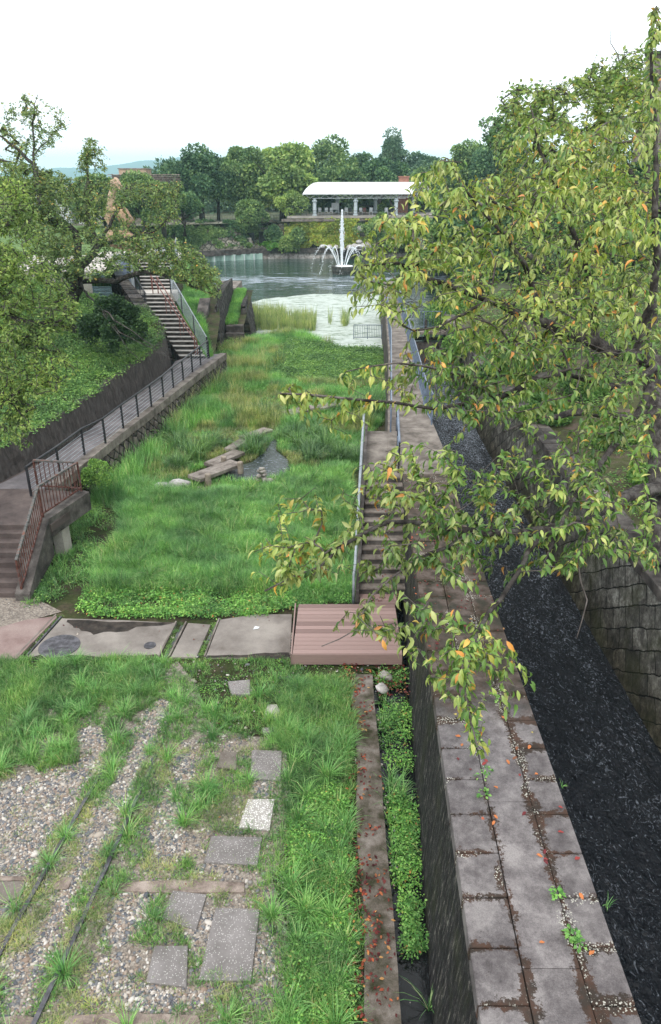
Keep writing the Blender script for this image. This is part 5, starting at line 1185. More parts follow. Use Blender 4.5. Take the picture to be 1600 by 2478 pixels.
def branch_tree(name, label, cat, base, limbs, polys, leaf, lsize, per, seed, trunk_r=.2, simple=True, L=.6, step=.35, mat2=None, k=.004, sag=.05, droop=.3, group=None):
    rng = np.random.RandomState(seed); t = thing(name, label, cat, base, group); sk = Skel(40000)
    for pts, r0, r1 in limbs: sk.limb(pts, r0, r1, step, rng, .03)
    tg = np.concatenate([sample_poly(pl, n, a, b, rng) for pl, n, a, b in polys]); sk.grow(tg, rng, step, sag, .03, 7)
    sk.mesh('trunk', M['bark'], t, .005, k, .55, 6, trunk_r, 0)
    p, dd, sz = spray(sk.tips, sk, rng, per, L, lsize, .04 if simple else .02, droop)
    f = leaves_simple if simple else leaves_full
    if mat2:
        s = rng.rand(len(p)) < .3; f('crown', p[s], dd[s], sz[s], M[mat2], rng, t); f('crown', p[~s], dd[~s], sz[~s], M[leaf], rng, t)
    else: f('crown', p, dd, sz, M[leaf], rng, t)
    return t
d = lambda u, v, z: tuple(D(u, v, z))
# trees behind the near cherry
branch_tree('cherry_tree', 'finer leaved cherry tree standing behind the near one, its top against the sky', 'tree', (12.5, 19, 3.1),
            [([(12.5, 19, 2.9), (12.2, 19, 6), d(1560, 480, 18)], .3, .14), ([d(1560, 480, 18), d(1480, 330, 17.5), d(1430, 210, 17), d(1450, 120, 17)], .08, .006),
             ([d(1560, 480, 18), d(1400, 400, 17), d(1280, 330, 16), d(1210, 240, 16)], .07, .01), ([d(1560, 480, 18), d(1570, 300, 18), d(1540, 190, 18)], .06, .01), ([d(1480, 330, 17.5), d(1500, 180, 17), d(1480, 60, 17)], .02, .006)],
            [([(1600, 200), (1560, 190), (1500, 170), (1420, 170), (1330, 200), (1250, 195), (1200, 235), (1215, 300), (1190, 350), (1180, 480), (1300, 520), (1600, 520)], 1150, 13, 19), ([(1420, 200), (1450, 140), (1510, 125), (1600, 110), (1600, 260), (1420, 260)], 220, 14, 18)],
            'mid_leaf', .11, 13, 33, .3, mat2='cherry_dark', L=.7)
branch_tree('tree', 'dark green leafy tree at the left edge of the right hand foliage', 'tree', (9.5, 30, 3.2),
            [([(9.5, 30, 3), (9.3, 30, 7), d(1230, 420, 27)], .22, .12), ([d(1230, 420, 27), d(1200, 350, 27), d(1180, 290, 27)], .06, .01)],
            [([(1160, 290), (1230, 270), (1300, 300), (1300, 470), (1200, 440), (1175, 350)], 300, 25, 29), ([(1180, 440), (1120, 500), (1200, 640), (1500, 640), (1500, 440)], 300, 24, 30)], 'far_dark', .17, 9, 35, .25, L=.9)
branch_tree('maple_tree', 'bright yellow green maple behind the near cherry', 'tree', (8.5, 24, 2.6),
            [([(8.5, 24, 2.3), (8.2, 24, 5), d(1210, 560, 23)], .15, .08), ([d(1210, 560, 23), d(1200, 470, 22)], .05, .01)],
            [([(1100, 470), (1160, 410), (1230, 415), (1290, 450), (1280, 520), (1150, 520)], 160, 19, 23)], 'yellow_leaf', .12, 12, 36, .18, L=.7)
branch_tree('cherry_tree', 'shaded cherry tree rooted on the right bank, its dark limbs low behind the leaves', 'tree', tuple(P(1594, 1345, 2.3)),
            [([tuple(P(1594, 1360, 2.2)), d(1604, 1200, 14.6), d(1596, 1000, 14.8), d(1570, 860, 15)], .32, .2), ([d(1606, 1180, 14.5), d(1530, 1200, 13.6), d(1460, 1232, 13), d(1425, 1262, 12.8)], .15, .07), ([d(1570, 860, 15), d(1500, 760, 15.5), d(1400, 730, 15.5), d(1270, 760, 14.5), d(1150, 820, 14)], .12, .02),
             ([d(1596, 1000, 14.8), d(1500, 1010, 14.8), d(1380, 1000, 14.6), d(1220, 1040, 14)], .13, .02), ([d(1570, 860, 15), d(1580, 600, 16), d(1500, 450, 16.5)], .1, .02)],
            [([(1600, 520), (1500, 480), (1300, 480), (1150, 560), (1080, 700), (1080, 800), (1250, 900), (1600, 950)], 1000, 12.5, 18)], 'cherry_dark', .1, 8, 37, .34, L=.6, mat2='mid_leaf')
# maple on the far left foreground
branch_tree('maple_tree', 'feathery green maple hanging into the left edge of the picture', 'tree', (-13.5, 15.5, 2.9),
            [([(-13.5, 15.5, 2.6), (-12.5, 15.3, 5), d(-160, 700, 15)], .2, .12), ([d(-160, 700, 15), d(-60, 600, 15), d(40, 520, 15), d(60, 440, 15)], .06, .01),
             ([d(-160, 700, 15), d(-20, 750, 14.5), d(80, 780, 14.5), d(170, 800, 14.5)], .06, .01), ([d(-160, 700, 15), d(-60, 900, 14.5), d(20, 960, 14.5), d(90, 985, 14.5)], .05, .01)],
            [([(-40, 420), (40, 425), (90, 520), (90, 600), (180, 700), (190, 760), (120, 830), (-40, 830)], 900, 13.5, 16.5), ([(-40, 600), (100, 620), (130, 700), (80, 760), (-40, 760)], 260, 13.5, 16), ([(-40, 830), (110, 830), (205, 880), (150, 950), (60, 960), (-40, 960)], 420, 13.5, 16),
             ([(-40, 960), (60, 950), (80, 1010), (70, 1075), (30, 1090), (-10, 1060), (-40, 1050)], 150, 13.8, 15.5)],
            'maple_leaf', .08, 14, 51, .2, L=.55, step=.25, droop=.6)
# the cherry at the left of the stair
branch_tree('cherry_tree', 'open limbed cherry tree with a dark trunk beside the far left stair', 'tree', tuple(AY(168, 800, 31.5)),
            [([tuple(AY(165, 815, 31.5)), tuple(AY(172, 740, 31.3)), tuple(AY(185, 690, 31))], .34, .27), ([tuple(AY(185, 690, 31)), d(190, 640, 30), d(180, 560, 30), d(100, 520, 29), d(60, 470, 28)], .2, .03),
             ([d(188, 655, 30), d(240, 590, 30), d(300, 480, 30), d(330, 440, 30)], .12, .015), ([d(240, 590, 30), d(215, 540, 30), d(210, 440, 30), d(215, 340, 30)], .07, .012),
             ([d(195, 680, 30.2), d(280, 680, 29.5), d(340, 660, 29), d(430, 675, 28.5), d(500, 705, 28), d(530, 720, 28)], .11, .012), ([d(240, 590, 30), d(320, 575, 29.5), d(390, 550, 29), d(430, 500, 29)], .06, .01),
             ([d(100, 520, 29), d(85, 400, 29), d(78, 300, 29), d(90, 230, 29)], .07, .012), ([d(85, 400, 29), d(30, 350, 29), d(-20, 320, 29)], .07, .03), ([d(80, 380, 29), d(130, 320, 29), d(170, 300, 29)], .03, .008),
             ([d(195, 685, 30.2), d(150, 660, 28.5), d(60, 640, 28)], .08, .01), ([d(200, 700, 30), d(260, 760, 28), d(320, 800, 27.5), d(400, 860, 27)], .05, .008)],
            [([(10, 235), (60, 225), (130, 250), (185, 290), (150, 330), (110, 380), (60, 400), (-20, 380), (-20, 260)], 190, 28, 31), ([(210, 330), (245, 345), (270, 380), (250, 420), (190, 420), (190, 370)], 90, 29, 31),
             ([(-20, 380), (80, 400), (200, 430), (330, 440), (440, 440), (430, 540), (330, 560), (220, 600), (60, 560), (-20, 500)], 1700, 27, 33), ([(180, 560), (330, 560), (460, 590), (540, 660), (530, 720), (460, 690), (380, 660), (300, 650), (220, 680), (150, 640)], 1000, 26.5, 31),
             ([(80, 560), (180, 580), (200, 660), (160, 720), (90, 690)], 380, 27, 30)],
            'left_leaf', .12, 14, 61, .34, L=.8, mat2='mid_leaf', k=.006)
branch_tree('dead_branches', 'bare grey fallen looking branches hanging over the ramp wall', 'branch', d(330, 780, 27),
            [([d(230, 730, 28.5), d(290, 800, 27.8), d(360, 840, 27.5), d(420, 872, 27.2)], .03, .006), ([d(250, 760, 28), d(300, 830, 27.5), d(350, 880, 27.3)], .02, .005)],
            [([(280, 790), (400, 830), (430, 880), (340, 880), (270, 830)], 22, 27, 28)], 'left_leaf', .02, 1, 71, .05, L=.1)

# ------------------------------------------------------------------ clumped crowns for the far trees and shrubs
def crown(name, c, rad, nl, lr, n, size, mat, rng, parent, flat=.75, shape='ball'):
    """lobes spread over an ellipsoid, each lobe a shell of leaf clumps"""
    c = np.array(c, float); rad = np.array(rad, float); g = norm(rng.normal(0, 1, (nl, 3))); 
    g[:, 2] = np.where(g[:, 2] < -.8, -g[:, 2], g[:, 2])
    if shape == 'cone':
        h = rng.rand(nl); g = np.stack([np.cos(rng.rand(nl)*6.28)*(1-h)*.95, np.sin(rng.rand(nl)*6.28)*(1-h)*.95, h*2-1], -1)
    lc = c+g*rad*rng.uniform(.45, .85, (nl, 1)); L = lr*rng.uniform(.6, 1.25, nl)
    i = rng.randint(0, nl, n); s = norm(rng.normal(0, 1, (n, 3)))
    s[:, 2] = np.where((s[:, 2] < 0) & (rng.rand(n) < .6), -s[:, 2], s[:, 2])
    p = lc[i]+s*(L[i]*rng.uniform(.6, 1.08, n)**.8)[:, None]*np.array([1, 1, flat])
    dd = s+rng.normal(0, .55, (n, 3))+np.array([0, 0, -.25])
    return leaves_simple(name, p, dd, size*rng.uniform(.6, 1.3, n), mat, rng, parent, .8, s+rng.normal(0, .45, s.shape), 1.5)
def far_tree(label, u, vt, vb, wpx, Y, mat, seed, nl=26, n=5200, trunk=True, base_z=3.9, shape='ball', cat='tree', name='tree', lowf=.12, size=None, lobe=None):
    rng = np.random.RandomState(seed); a = AY(u, vt, Y); b_ = AY(u, vb, Y); dep = Y*ct-(a.z-H)*st; wd = wpx/F*dep; hh = a.z-b_.z
    t = thing(name, label, cat, (a.x, Y, base_z))
    zc = b_.z+hh*(.5+lowf/2); rad = (wd/2*1.12, wd/2*1.0, hh*(1-lowf)/2*1.02)
    mn = min(rad); lr = lobe or mn*.46
    crown('crown', (a.x, Y, zc), rad, nl, lr, int(n*1.9), size or max(.12, wd/21), mat, rng, t, .8, shape)
    if trunk:
        m = MB(); r = wd*.035+.05; top_ = Vector((a.x+rng.uniform(-.3, .3), Y, zc+hh*.1))
        m.tube([(a.x, Y, base_z-.2), (a.x+.1, Y, (base_z+zc)/2), top_], [r*1.3, r, r*.5], 8)
        tk = m.build('trunk', M['bark_far'], t, smooth=True)
        m = MB()
        for k in range(6):
            an = rng.uniform(0, 6.28); s0 = Vector((a.x, Y, base_z+(zc-base_z)*rng.uniform(.4, .95))); e = Vector((a.x+math.cos(an)*rad[0]*.8, Y+math.sin(an)*rad[1]*.8, zc+rad[2]*rng.uniform(-.3, .6)))
            m.tube([s0, s0.lerp(e, .5)+Vector((0, 0, .2)), e], [r*.5, r*.35, r*.12], 5)
        sub(m.build('limbs', M['bark_far']), tk)
    return t
FT = [('dense dark camphor tree at the left of the far trees', 478, 366, 520, 140, 104, 'far_dark', 26, .12, 'ball'),
      ('right half crown of the dark camphor, standing closer to the round tree', 520, 372, 515, 75, 106, 'far_dark', 16, .15, 'ball'),
      ('tall mid green tree between the camphor and the pale round crown', 590, 358, 535, 125, 106, 'far_mid', 24, .1, 'ball'),
      ('large pale green round tree left of the pavilion', 680, 352, 535, 170, 105, 'far_light', 34, .1, 'ball'),
      ('blue green tree top rising behind the pale round tree', 705, 345, 500, 130, 118, 'far_blue', 24, .1, 'ball'),
      ('small bright green tree at the left end of the pavilion', 706, 462, 538, 72, 99.9, 'far_light', 16, .05, 'ball'),
      ('wide mid green tree behind the left end of the white roof', 800, 346, 500, 130, 120, 'far_mid', 26, .1, 'ball'),
      ('soft pale green tree directly above the white roof', 820, 410, 515, 150, 113, 'far_mid', 24, .1, 'ball'),
      ('layered dark cedar, tallest of the trees across the pond', 952, 308, 470, 95, 126, 'far_blue', 30, .05, 'cone'),
      ('rounded pine with layered pads behind the white roof', 920, 384, 500, 130, 116, 'far_dark', 24, .1, 'ball'),
      ('blue green tree right of the cedar', 1030, 368, 520, 120, 124, 'far_blue', 24, .1, 'ball'),
      ('mid green tree behind the right end of the pavilion', 1010, 420, 520, 130, 112, 'far_mid', 24, .1, 'ball'),
      ('hazy tree far right, over the near leaves', 1130, 352, 500, 120, 118, 'far_mid', 24, .1, 'ball'),
      ('tall dark tree at the far right behind the near leaves', 1220, 330, 500, 130, 112, 'far_dark', 24, .1, 'ball'),
      ('dark tree between the cedar and the pale tree', 865, 372, 480, 90, 130, 'far_dark', 18, .1, 'ball'),
      ('soft green tree in front of the louvred building', 385, 432, 545, 130, 84, 'far_mid', 22, .1, 'ball'),
      ('feathery green tree hiding the left half of the louvred building', 335, 425, 560, 120, 80, 'far_mid', 24, .05, 'ball'),
      ('round dark tree under the louvred building roof', 440, 470, 560, 90, 92, 'far_dark', 18, .1, 'ball'),
      ('reddish green small tree leaning over the far bank', 605, 490, 575, 90, 99, 'far_mid', 20, .05, 'ball'),
      ('low green tree at the left behind the sculpture', 240, 430, 560, 150, 88, 'far_mid', 24, .1, 'ball'),
      ('broad green tree at the far left behind the houses', 60, 440, 600, 260, 100, 'far_mid', 30, .1, 'ball'),
      ('bushy tree on the right shore just past the weir', 1105, 470, 720, 130, 66, 'far_mid', 26, .02, 'ball'),
      ('fuller bushy tree on the right shore, nearer the canal', 1220, 440, 760, 190, 56, 'far_dark', 30, .02, 'ball'),
      ('pale green tree far along the right bank', 1380, 400, 800, 200, 50, 'far_mid', 30, .02, 'ball'),
      ('dense tree at the right edge beyond the shaded cherry', 1540, 360, 850, 220, 44, 'far_dark', 30, .02, 'ball'),
      ('dark green tree under the pavilion, among the columns', 800, 482, 520, 80, 116, 'far_dark', 14, .05, 'ball'),
      ('dark green tree seen between the right columns', 905, 482, 520, 110, 117, 'far_mid', 14, .05, 'ball')]
for i, (lb, u, vt, vb, wp, Y, mt, nl, lf, sh) in enumerate(FT):
    far_tree(lb, u, vt, vb, wp, Y, M[mt], 100+i, nl, int(2600+wp*vb*.03+wp*18), True, 3.8 if Y > 95 else (2.4 if u > 1000 else 3.0), sh, lowf=lf, size=.3 if u > 1000 and Y < 70 else None)
SH = [('round green shrub on the bank under the far camphor', 470, 540, 590, 60, 97.5, 'far_mid'), ('dark shrub on the stone bank at the far left', 428, 545, 600, 80, 94, 'far_dark'),
      ('broad dark shrub at the foot of the far bank', 560, 535, 590, 70, 98.6, 'far_dark'), ('low bright shrub along the wall cap beside the recesses', 580, 578, 604, 50, 97.6, 'far_mid'),
      ('low bright hedge above the wall cap, left of the rusty door', 655, 585, 604, 70, 98.0, 'weed'), ('dark shrub between the recesses and the rusty door', 665, 545, 600, 44, 98.3, 'far_dark'),
      ('pale green shrub hanging over the wall cap below the terrace', 700, 572, 612, 42, 96.9, 'far_light'), ('dark green climber clump left of the red leaves', 722, 550, 620, 44, 97.2, 'far_mid'),
      ('bright green bush on the terrace wall behind the near leaves', 920, 520, 600, 110, 97.3, 'far_mid'), ('green bush on the far bank hidden by near leaves', 1010, 530, 610, 110, 97.0, 'far_mid'),
      ('low trimmed hedge by the path at the far left', 500, 532, 552, 90, 100.6, 'far_dark'), ('low hedge by the path behind the leaning tree', 570, 535, 552, 60, 100.9, 'far_dark')]
for i, (lb, u, vt, vb, wp, Y, mt) in enumerate(SH):
    far_tree(lb, u, vt, vb, wp, Y, M[mt], 200+i, 14, int(900+wp*16), False, AY(u, vb, Y).z, cat='shrub', name='shrub', lowf=0, size=.24)
far_tree('large dark evergreen shrub on the slope below the left cherry', 262, 715, 868, 170, 29.5, M['shrub_dark'], 301, 44, 16000, False, 2.6, cat='shrub', name='shrub', lowf=0, size=.085, lobe=.32)
far_tree('small leafy shrub at the rubble foot of the ramp, by the landing', 228, 1110, 1190, 66, 20.6, M['slope_weed'], 302, 22, 2600, False, 0, cat='shrub', name='shrub', lowf=0, size=.05)
for i, (lb, u, vt, vb, wp, Y) in enumerate([('broad bush behind the far canal wall near the bend', 1290, 830, 940, 170, 28), ('low bush beside the weir, on top of the far canal wall', 1075, 740, 800, 70, 42), ('green shrub on the right bank below the shaded cherry', 1500, 1040, 1130, 150, 19.5), ('leafy shrub behind the far canal wall, left of the trunk', 1330, 960, 1040, 130, 22), ('dark bush farther along the right bank', 1200, 880, 960, 110, 27), ('loose bush near the weir on the right bank', 1120, 800, 880, 100, 34), ('bush beyond the weir by the pond', 1110, 700, 790, 140, 44), ('low green bush at the right edge of the bank', 1580, 1130, 1200, 90, 16.5), ('green bush behind the lower limbs of the right trees', 1420, 900, 990, 140, 24)]):
    far_tree(lb, u, vt, vb, wp, Y, M['slope_weed'], 320+i, 22, 3600, False, 2.5, cat='shrub', name='shrub', lowf=0, size=.1)
def wood():
    rng = np.random.RandomState(91); P_ = []; D_ = []; S_ = []
    for k in range(60):
        u = 390+k*17+rng.normal(0, 8); top = 405+rng.normal(0, 10); Y = rng.uniform(128, 150); c = AY(u, 455, Y); r = rng.uniform(3, 4.6); h = AY(u, top, Y).z
        s = norm(rng.normal(0, 1, (700, 3))); s[:, 2] = np.abs(s[:, 2]); lob = 1+.18*np.sin(s[:, 0]*7+k)*np.cos(s[:, 2]*6+k)
        P_.append(np.array([c.x, Y, 4])+s*np.array([r, r, h-4])*lob[:, None]*rng.uniform(.85, 1.03, (700, 1))); D_.append(s+rng.normal(0, .5, s.shape))
    p = np.concatenate(P_); dd = np.concatenate(D_)
    return tag(leaves_simple('wood', p, dd, rng.uniform(.4, .9, len(p)), M['far_blue'], rng, None, .8, dd, 1.5), 'mass of blue green woodland behind the far trees', 'wood', None, 'stuff')
wood()
# ivy over the terrace wall: one mass of leaves
def ivy():
    rng = np.random.RandomState(77); n = 26000; u = rng.uniform(690, 1010, n); v = 528+rng.rand(n)**.9*76
    k = fbm(u, v*1.4, 26, 4); w0 = fbm(u, v, 60, 9); s = (k > .32+.2*((v-528)/76)**2) & ~((w0 < .3) & (v > 560))
    u, v, k = u[s], v[s], k[s]; p = np.array([tuple(AY(a, b, 0.0+97.9+.35*(a-690)/320*2-q*.9+(604-b)*.012)) for a, b, q in zip(u, v, k)])
    dd = rng.normal(0, .5, (len(p), 3))+np.array([0, -.5, -.8])
    return tag(leaves_simple('ivy', p, dd, rng.uniform(.16, .34, len(p)), M['ivy'], rng, None, .8, np.tile([0, -1., .5], (len(p), 1))+rng.normal(0, .5, (len(p), 3)), 1.6), 'yellow green ivy covering the wall under the pavilion terrace', 'ivy', None, 'stuff')
ivy()
def bankgreen():
    rng = np.random.RandomState(78); n = 16000; u = rng.uniform(380, 700, n); v = rng.uniform(545, 604, n); k = fbm(u, v*1.5, 30, 14); s = k > .42; u, v, k = u[s], v[s], k[s]
    p = np.array([tuple(AY(a, b, np.interp(a, [380, 458, 631, 700], [91.5, 93.2, 98.6, 98.8])+(604-b)*.035-q*.8)) for a, b, q in zip(u, v, k)])
    return tag(leaves_simple('bank_creeper', p, rng.normal(0, .5, (len(p), 3))+np.array([0, -.4, -.6]), rng.uniform(.16, .32, len(p)), M['far_mid'], rng, None, .8, np.tile([0, -1., .8], (len(p), 1))+rng.normal(0, .5, (len(p), 3)), 1.5), 'green creepers over the stone bank of the far shore', 'creeper', None, 'stuff')
bankgreen()
# ------------------------------------------------------------------ grass, weeds, pebbles, fallen leaves
def blades(name, pos, h, wd, az, lean, mat, label, rng, curve=.6, cat='grass', parent=None):
    """three-piece bent blades"""
    n = len(pos); c, s = np.cos(az), np.sin(az); dirv = np.stack([c, s, 0*c], -1); sd = np.stack([-s, c, 0*c], -1)
    rows = []
    for t, w_ in ((0, 1.0), (.4, .85), (.75, .55), (1, 0)):
        out = lean*h*(t**(1+curve)); up = h*t*np.sqrt(np.maximum(1-(lean*t*.75)**2, .15))
        p = pos+dirv*out[:, None]+np.array([0, 0, 1.])*up[:, None]
        if w_ > 0: rows += [p-sd*(wd*w_/2)[:, None], p+sd*(wd*w_/2)[:, None]]
        else: rows += [p]
    V = np.stack(rows, 1).reshape(-1, 3); b = (np.arange(n)*7)[:, None]
    q = np.concatenate([b+np.array([0, 1, 3, 2]), b+np.array([2, 3, 5, 4])]); t = b+np.array([4, 5, 6])
    o = npmesh(name, V, q, t, mat, parent, False)
    return tag(o, label, cat, None, 'stuff')
def tufts(name, cen, per, h, wd, spread, leanm, mat, label, rng, curve=.6):
    per = np.maximum(2, (per*rng.uniform(.5, 1.5, len(cen))).astype(int)); i = np.repeat(np.arange(len(cen)), per); n = len(i)
    hc = h*rng.uniform(.6, 1.3, len(cen)) if np.ndim(h) == 0 else h
    az = rng.uniform(0, 2*np.pi, n); r = spread*np.sqrt(rng.rand(n)); pos = cen[i].copy(); pos[:, 0] += np.cos(az)*r; pos[:, 1] += np.sin(az)*r
    wind = .25*np.array([.5, -.4]); az2 = np.arctan2(np.sin(az)+wind[1]+rng.normal(0, .5, n), np.cos(az)+wind[0]+rng.normal(0, .5, n))
    return blades(name, pos, hc[i]*rng.uniform(.55, 1.15, n), wd*rng.uniform(.6, 1.2, n), az2, np.clip(leanm*rng.uniform(.2, 1.5, n), 0, 1.15), mat, label, rng, curve)
def scatter(n, x0, x1, y0, y1, fn, rng, z=0.0):
    """points kept by a density function of world place and picture place"""
    x = rng.uniform(x0, x1, n); y = rng.uniform(y0, y1, n); p = np.stack([x, y, np.full(n, z)], -1); u, v = proj(p)
    k = fn(x, y, u, v) > rng.rand(n); return p[k]
def pp(poly, u, v): return inpoly(u, v, poly)
slabs_px = [s[0] for s in SL]
def grown(poly, f=.06, g=3):
    cx = sum(p[0] for p in poly)/len(poly); cy = sum(p[1] for p in poly)/len(poly)
    return [(x+(x-cx)*f+(g if x > cx else -g), y+(y-cy)*f+(g if y > cy else -g)) for x, y in poly]
def on_slab(u, v, out=-.12):
    r = np.zeros(u.shape, bool)
    for s in slabs_px+[[(300, 2132), (590, 2134), (590, 2158), (300, 2156)], [(160, 2456), (480, 2455), (480, 2490), (160, 2490)]]: r |= inpoly(u, v, grown(s, out, 0))
    return r
c7 = lambda pts: [(x*.5195, 1550+y*.5195) for x, y in pts]
GR1 = c7([(-60, 670), (120, 630), (370, 570), (345, 420), (470, 395), (495, 480), (480, 580), (380, 690), (330, 790), (290, 880), (240, 960), (150, 1070), (-60, 1085)])
GR2 = c7([(640, 360), (745, 270), (800, 290), (770, 440), (690, 540), (640, 640), (600, 760), (520, 920), (450, 1010), (390, 1110), (320, 1250), (270, 1420), (190, 1620), (110, 1800), (-60, 1800), (-60, 1600), (60, 1400), (150, 1220), (250, 1060), (320, 910), (430, 780), (540, 590), (610, 450)])
GR3 = c7([(790, 540), (900, 525), (915, 600), (880, 660), (790, 640)])+[]
GR3b = c7([(740, 760), (850, 750), (830, 850), (880, 900), (870, 980), (760, 1020), (690, 960), (690, 880)])
GR4 = c7([(540, 1160), (760, 1160), (710, 1250), (650, 1370), (530, 1440), (450, 1420), (520, 1300)])
GR4b = c7([(430, 1480), (560, 1460), (600, 1600), (440, 1680), (380, 1640)])
GR5 = c7([(840, 1300), (990, 1260), (990, 1330), (930, 1480), (880, 1440), (860, 1380)]); GR6 = c7([(480, 1600), (720, 1600), (990, 1620), (1000, 1690), (760, 1740), (440, 1700)])
GR7 = c7([(1180, 1330), (1330, 1320), (1400, 1450), (1330, 1600), (1200, 1700), (1180, 1560)]); GR8 = c7([(-60, 1085), (130, 1085), (120, 1200), (20, 1300), (-60, 1320)]); GR9 = c7([(1170, 650), (1290, 660), (1270, 730), (1150, 735)])
GRAVEL = [GR1, GR2, GR3, GR3b, GR4, GR4b, GR5, GR6, GR7, GR8, GR9, [(-60, 1450), (60, 1440), (110, 1475), (60, 1500), (-60, 1530)], [(455, 1178), (530, 1172), (545, 1190), (470, 1200)], [(690, 1495), (712, 1470), (708, 1590), (700, 1590)]]
def gravel(u, v):
    r = np.zeros(u.shape, bool)
    for g in GRAVEL: r |= inpoly(u, v, g)
    return r
rg_ = np.random.RandomState(5)
# grit sheet under the pebbles
for k, g in enumerate([[(-60, 1740), (300, 1690), (350, 1640), (430, 1600), (470, 1650), (520, 1760), (600, 1780), (690, 1790), (700, 1900), (690, 2060), (660, 2130), (690, 2230), (740, 2500), (-60, 2500)], [(-60, 1430), (70, 1440), (150, 1480), (60, 1505), (-60, 1540)]]):
    pts = [P(u, v, .018+.004*k) for u, v in g]; sheet('gravel_bed', pts, M['grit'])
# pebbles
n = 190000; n = 240000; p = scatter(n, -7.6, 1.0, 4.6, 13.5, lambda x, y, u, v: np.where(gravel(u, v), .85, np.where((v > 1780) & (u < 700), .12, .012))*~on_slab(u, v, .02)*(.45+.55*(fbm(x, y, .35, 6) > .36)), rg_, .02)
p2 = scatter(9000, -8.5, -2.5, 14.5, 24, lambda x, y, u, v: gravel(u, v)*.8, rg_, .02); p = np.concatenate([p[:38000], p2])
import bmesh
bm = bmesh.new(); bmesh.ops.create_icosphere(bm, subdivisions=1, radius=.5); T = np.array([tuple(v.co) for v in bm.verts]); TQ = [tuple(v.index for v in f.verts) for f in bm.faces]; bm.free()
n = len(p); d_ = rg_.normal(0, 1, (n, 3)); d_[:, 2] *= .25; X, Y, Z = frames(d_, np.tile(np.array([0., 0, 1]), (n, 1)), rg_, .3)
sz = np.exp(rg_.normal(-3.28, .36, n)); v_, t_ = stamp(T, TQ, p, X, Y, Z, sz*.8, sz*rg_.uniform(.9, 1.4, n), sz*.5)
tag(npmesh('gravel', v_, None, t_, M['pebble'], None, True), 'loose mixed pebbles round the rails and slabs', 'gravel', None, 'stuff')

# --- near field grass
Lg = [(-60, 1600), (410, 1600), (400, 1640), (370, 1700), (310, 1760), (250, 1700), (190, 1750), (185, 1850), (60, 1880), (-60, 1895)]
Rg = [(640, 1760), (690, 1650), (860, 1640), (880, 1700), (860, 1800), (845, 2000), (835, 2500), (650, 2500), (640, 2250), (660, 2060), (690, 2000), (700, 1850)]
Wd = [(705, 1980), (790, 1900), (852, 1950), (848, 2500), (700, 2500), (712, 2300)]
def near_density(x, y, u, v):
    d = np.zeros(u.shape); f = fbm(x, y, .55, 21); f2 = fbm(x, y, .22, 22)
    base = np.where(v > 1690, .95*(f > .33), (f > .47)*.9)
    d = np.where((v > 1592) & (u < 960), base, 0)
    d = np.where(pp(Lg, u, v), 1.2*(f > .3), d); d = np.where(pp(Rg, u, v), 1.3, d)
    d = np.where(gravel(u, v), d*.1*(f2 > .5), d)
    for rl in (railL, railR):
        ru = np.interp(v, [q[1] for q in rl][::-1], [q[0] for q in rl][::-1]); s = (np.abs(u-ru-14) < 26+(v-1590)*.03) & (v > 1600); d = np.where(s, 1.4*(f2 > .32), d)
    strip = (v > 2000) & (u > 640) & (u < 710); d = np.where(strip, .5, d)
    d = np.where((v > 1592) & (v < 1650) & ~pp(Lg, u, v), d*.5, d); d = np.where((u < 5) & (v > 1600) & (v < 1900), 1.0*(f > .3), d)
    return np.where(on_slab(u, v, -.08) | (x > .4+.07*np.sin(y*5)+.05*np.sin(y*13)), 0, d*.8)
rn = np.random.RandomState(8)
c_ = scatter(24000, -8.2, .5, 4.6, 12.75, lambda x, y, u, v: near_density(x, y, u, v), rn, .01)
u, v = proj(c_); hh_ = np.where(pp(Rg, u, v) | pp(Lg, u, v), .2, .1)*(.5+1.0*fbm(c_[:, 0], c_[:, 1], .8, 31)); dry = (u < 640) & (v > 1800) & (fbm(c_[:, 0], c_[:, 1], .5, 33) > .52)
def tuft_h(name, cen, hs, per, wd, spread, lean, mat, label, rng, curve=.6):
    return tufts(name, cen, per, hs, wd, spread, lean, mat, label, rng, curve)
tuft_h('grass', c_[~dry], hh_[~dry], 15, .0075, .05, .7, M['grass'], 'green grass overgrowing the old track bed', rn)
tuft_h('grass', c_[dry], hh_[dry], 13, .006, .06, .95, M['grass_dry'], 'thin yellowing grass creeping over the gravel', rn)
bt_ = scatter(340, -5.6, .3, 4.6, 12.6, lambda x, y, u, v: (pp(Rg, u, v) | pp(Lg, u, v))*1.0+.5*(near_density(x, y, u, v) > .5)*~on_slab(u, v, .3), rn, .01)
tuft_h('grass_clumps', bt_, rn.uniform(.22, .42, len(bt_)), 75, .0085, .06, .85, M['grass_soft'], 'taller arching grass clumps between the rails and the kerb', rn, .9)
# leafy weeds
def weeds(name, cen, per, rad, size, zmax, mat, label, rng, cat='weeds'):
    per = np.maximum(2, (per*rng.uniform(.5, 1.5, len(cen))).astype(int)); i = np.repeat(np.arange(len(cen)), per); n = len(i)
    az = rng.uniform(0, 2*np.pi, n); r = rad*np.sqrt(rng.rand(n)); p = cen[i].copy(); p[:, 0] += np.cos(az)*r; p[:, 1] += np.sin(az)*r
    hmax = (zmax*rng.uniform(.4, 1.2, len(cen)))[i]; p[:, 2] += rng.rand(n)**.6*hmax*(1-(r/rad)**2*.6)+.012
    dd = np.stack([np.cos(az), np.sin(az), rng.normal(0, .25, n)], -1)
    return tag(leaves_simple(name, p, dd, size*rng.uniform(.5, 1.4, n), mat, rng, None, .35, np.tile([0, 0, 1.], (n, 1))+rng.normal(0, .3, (n, 3)), 1.35), label, cat, None, 'stuff')
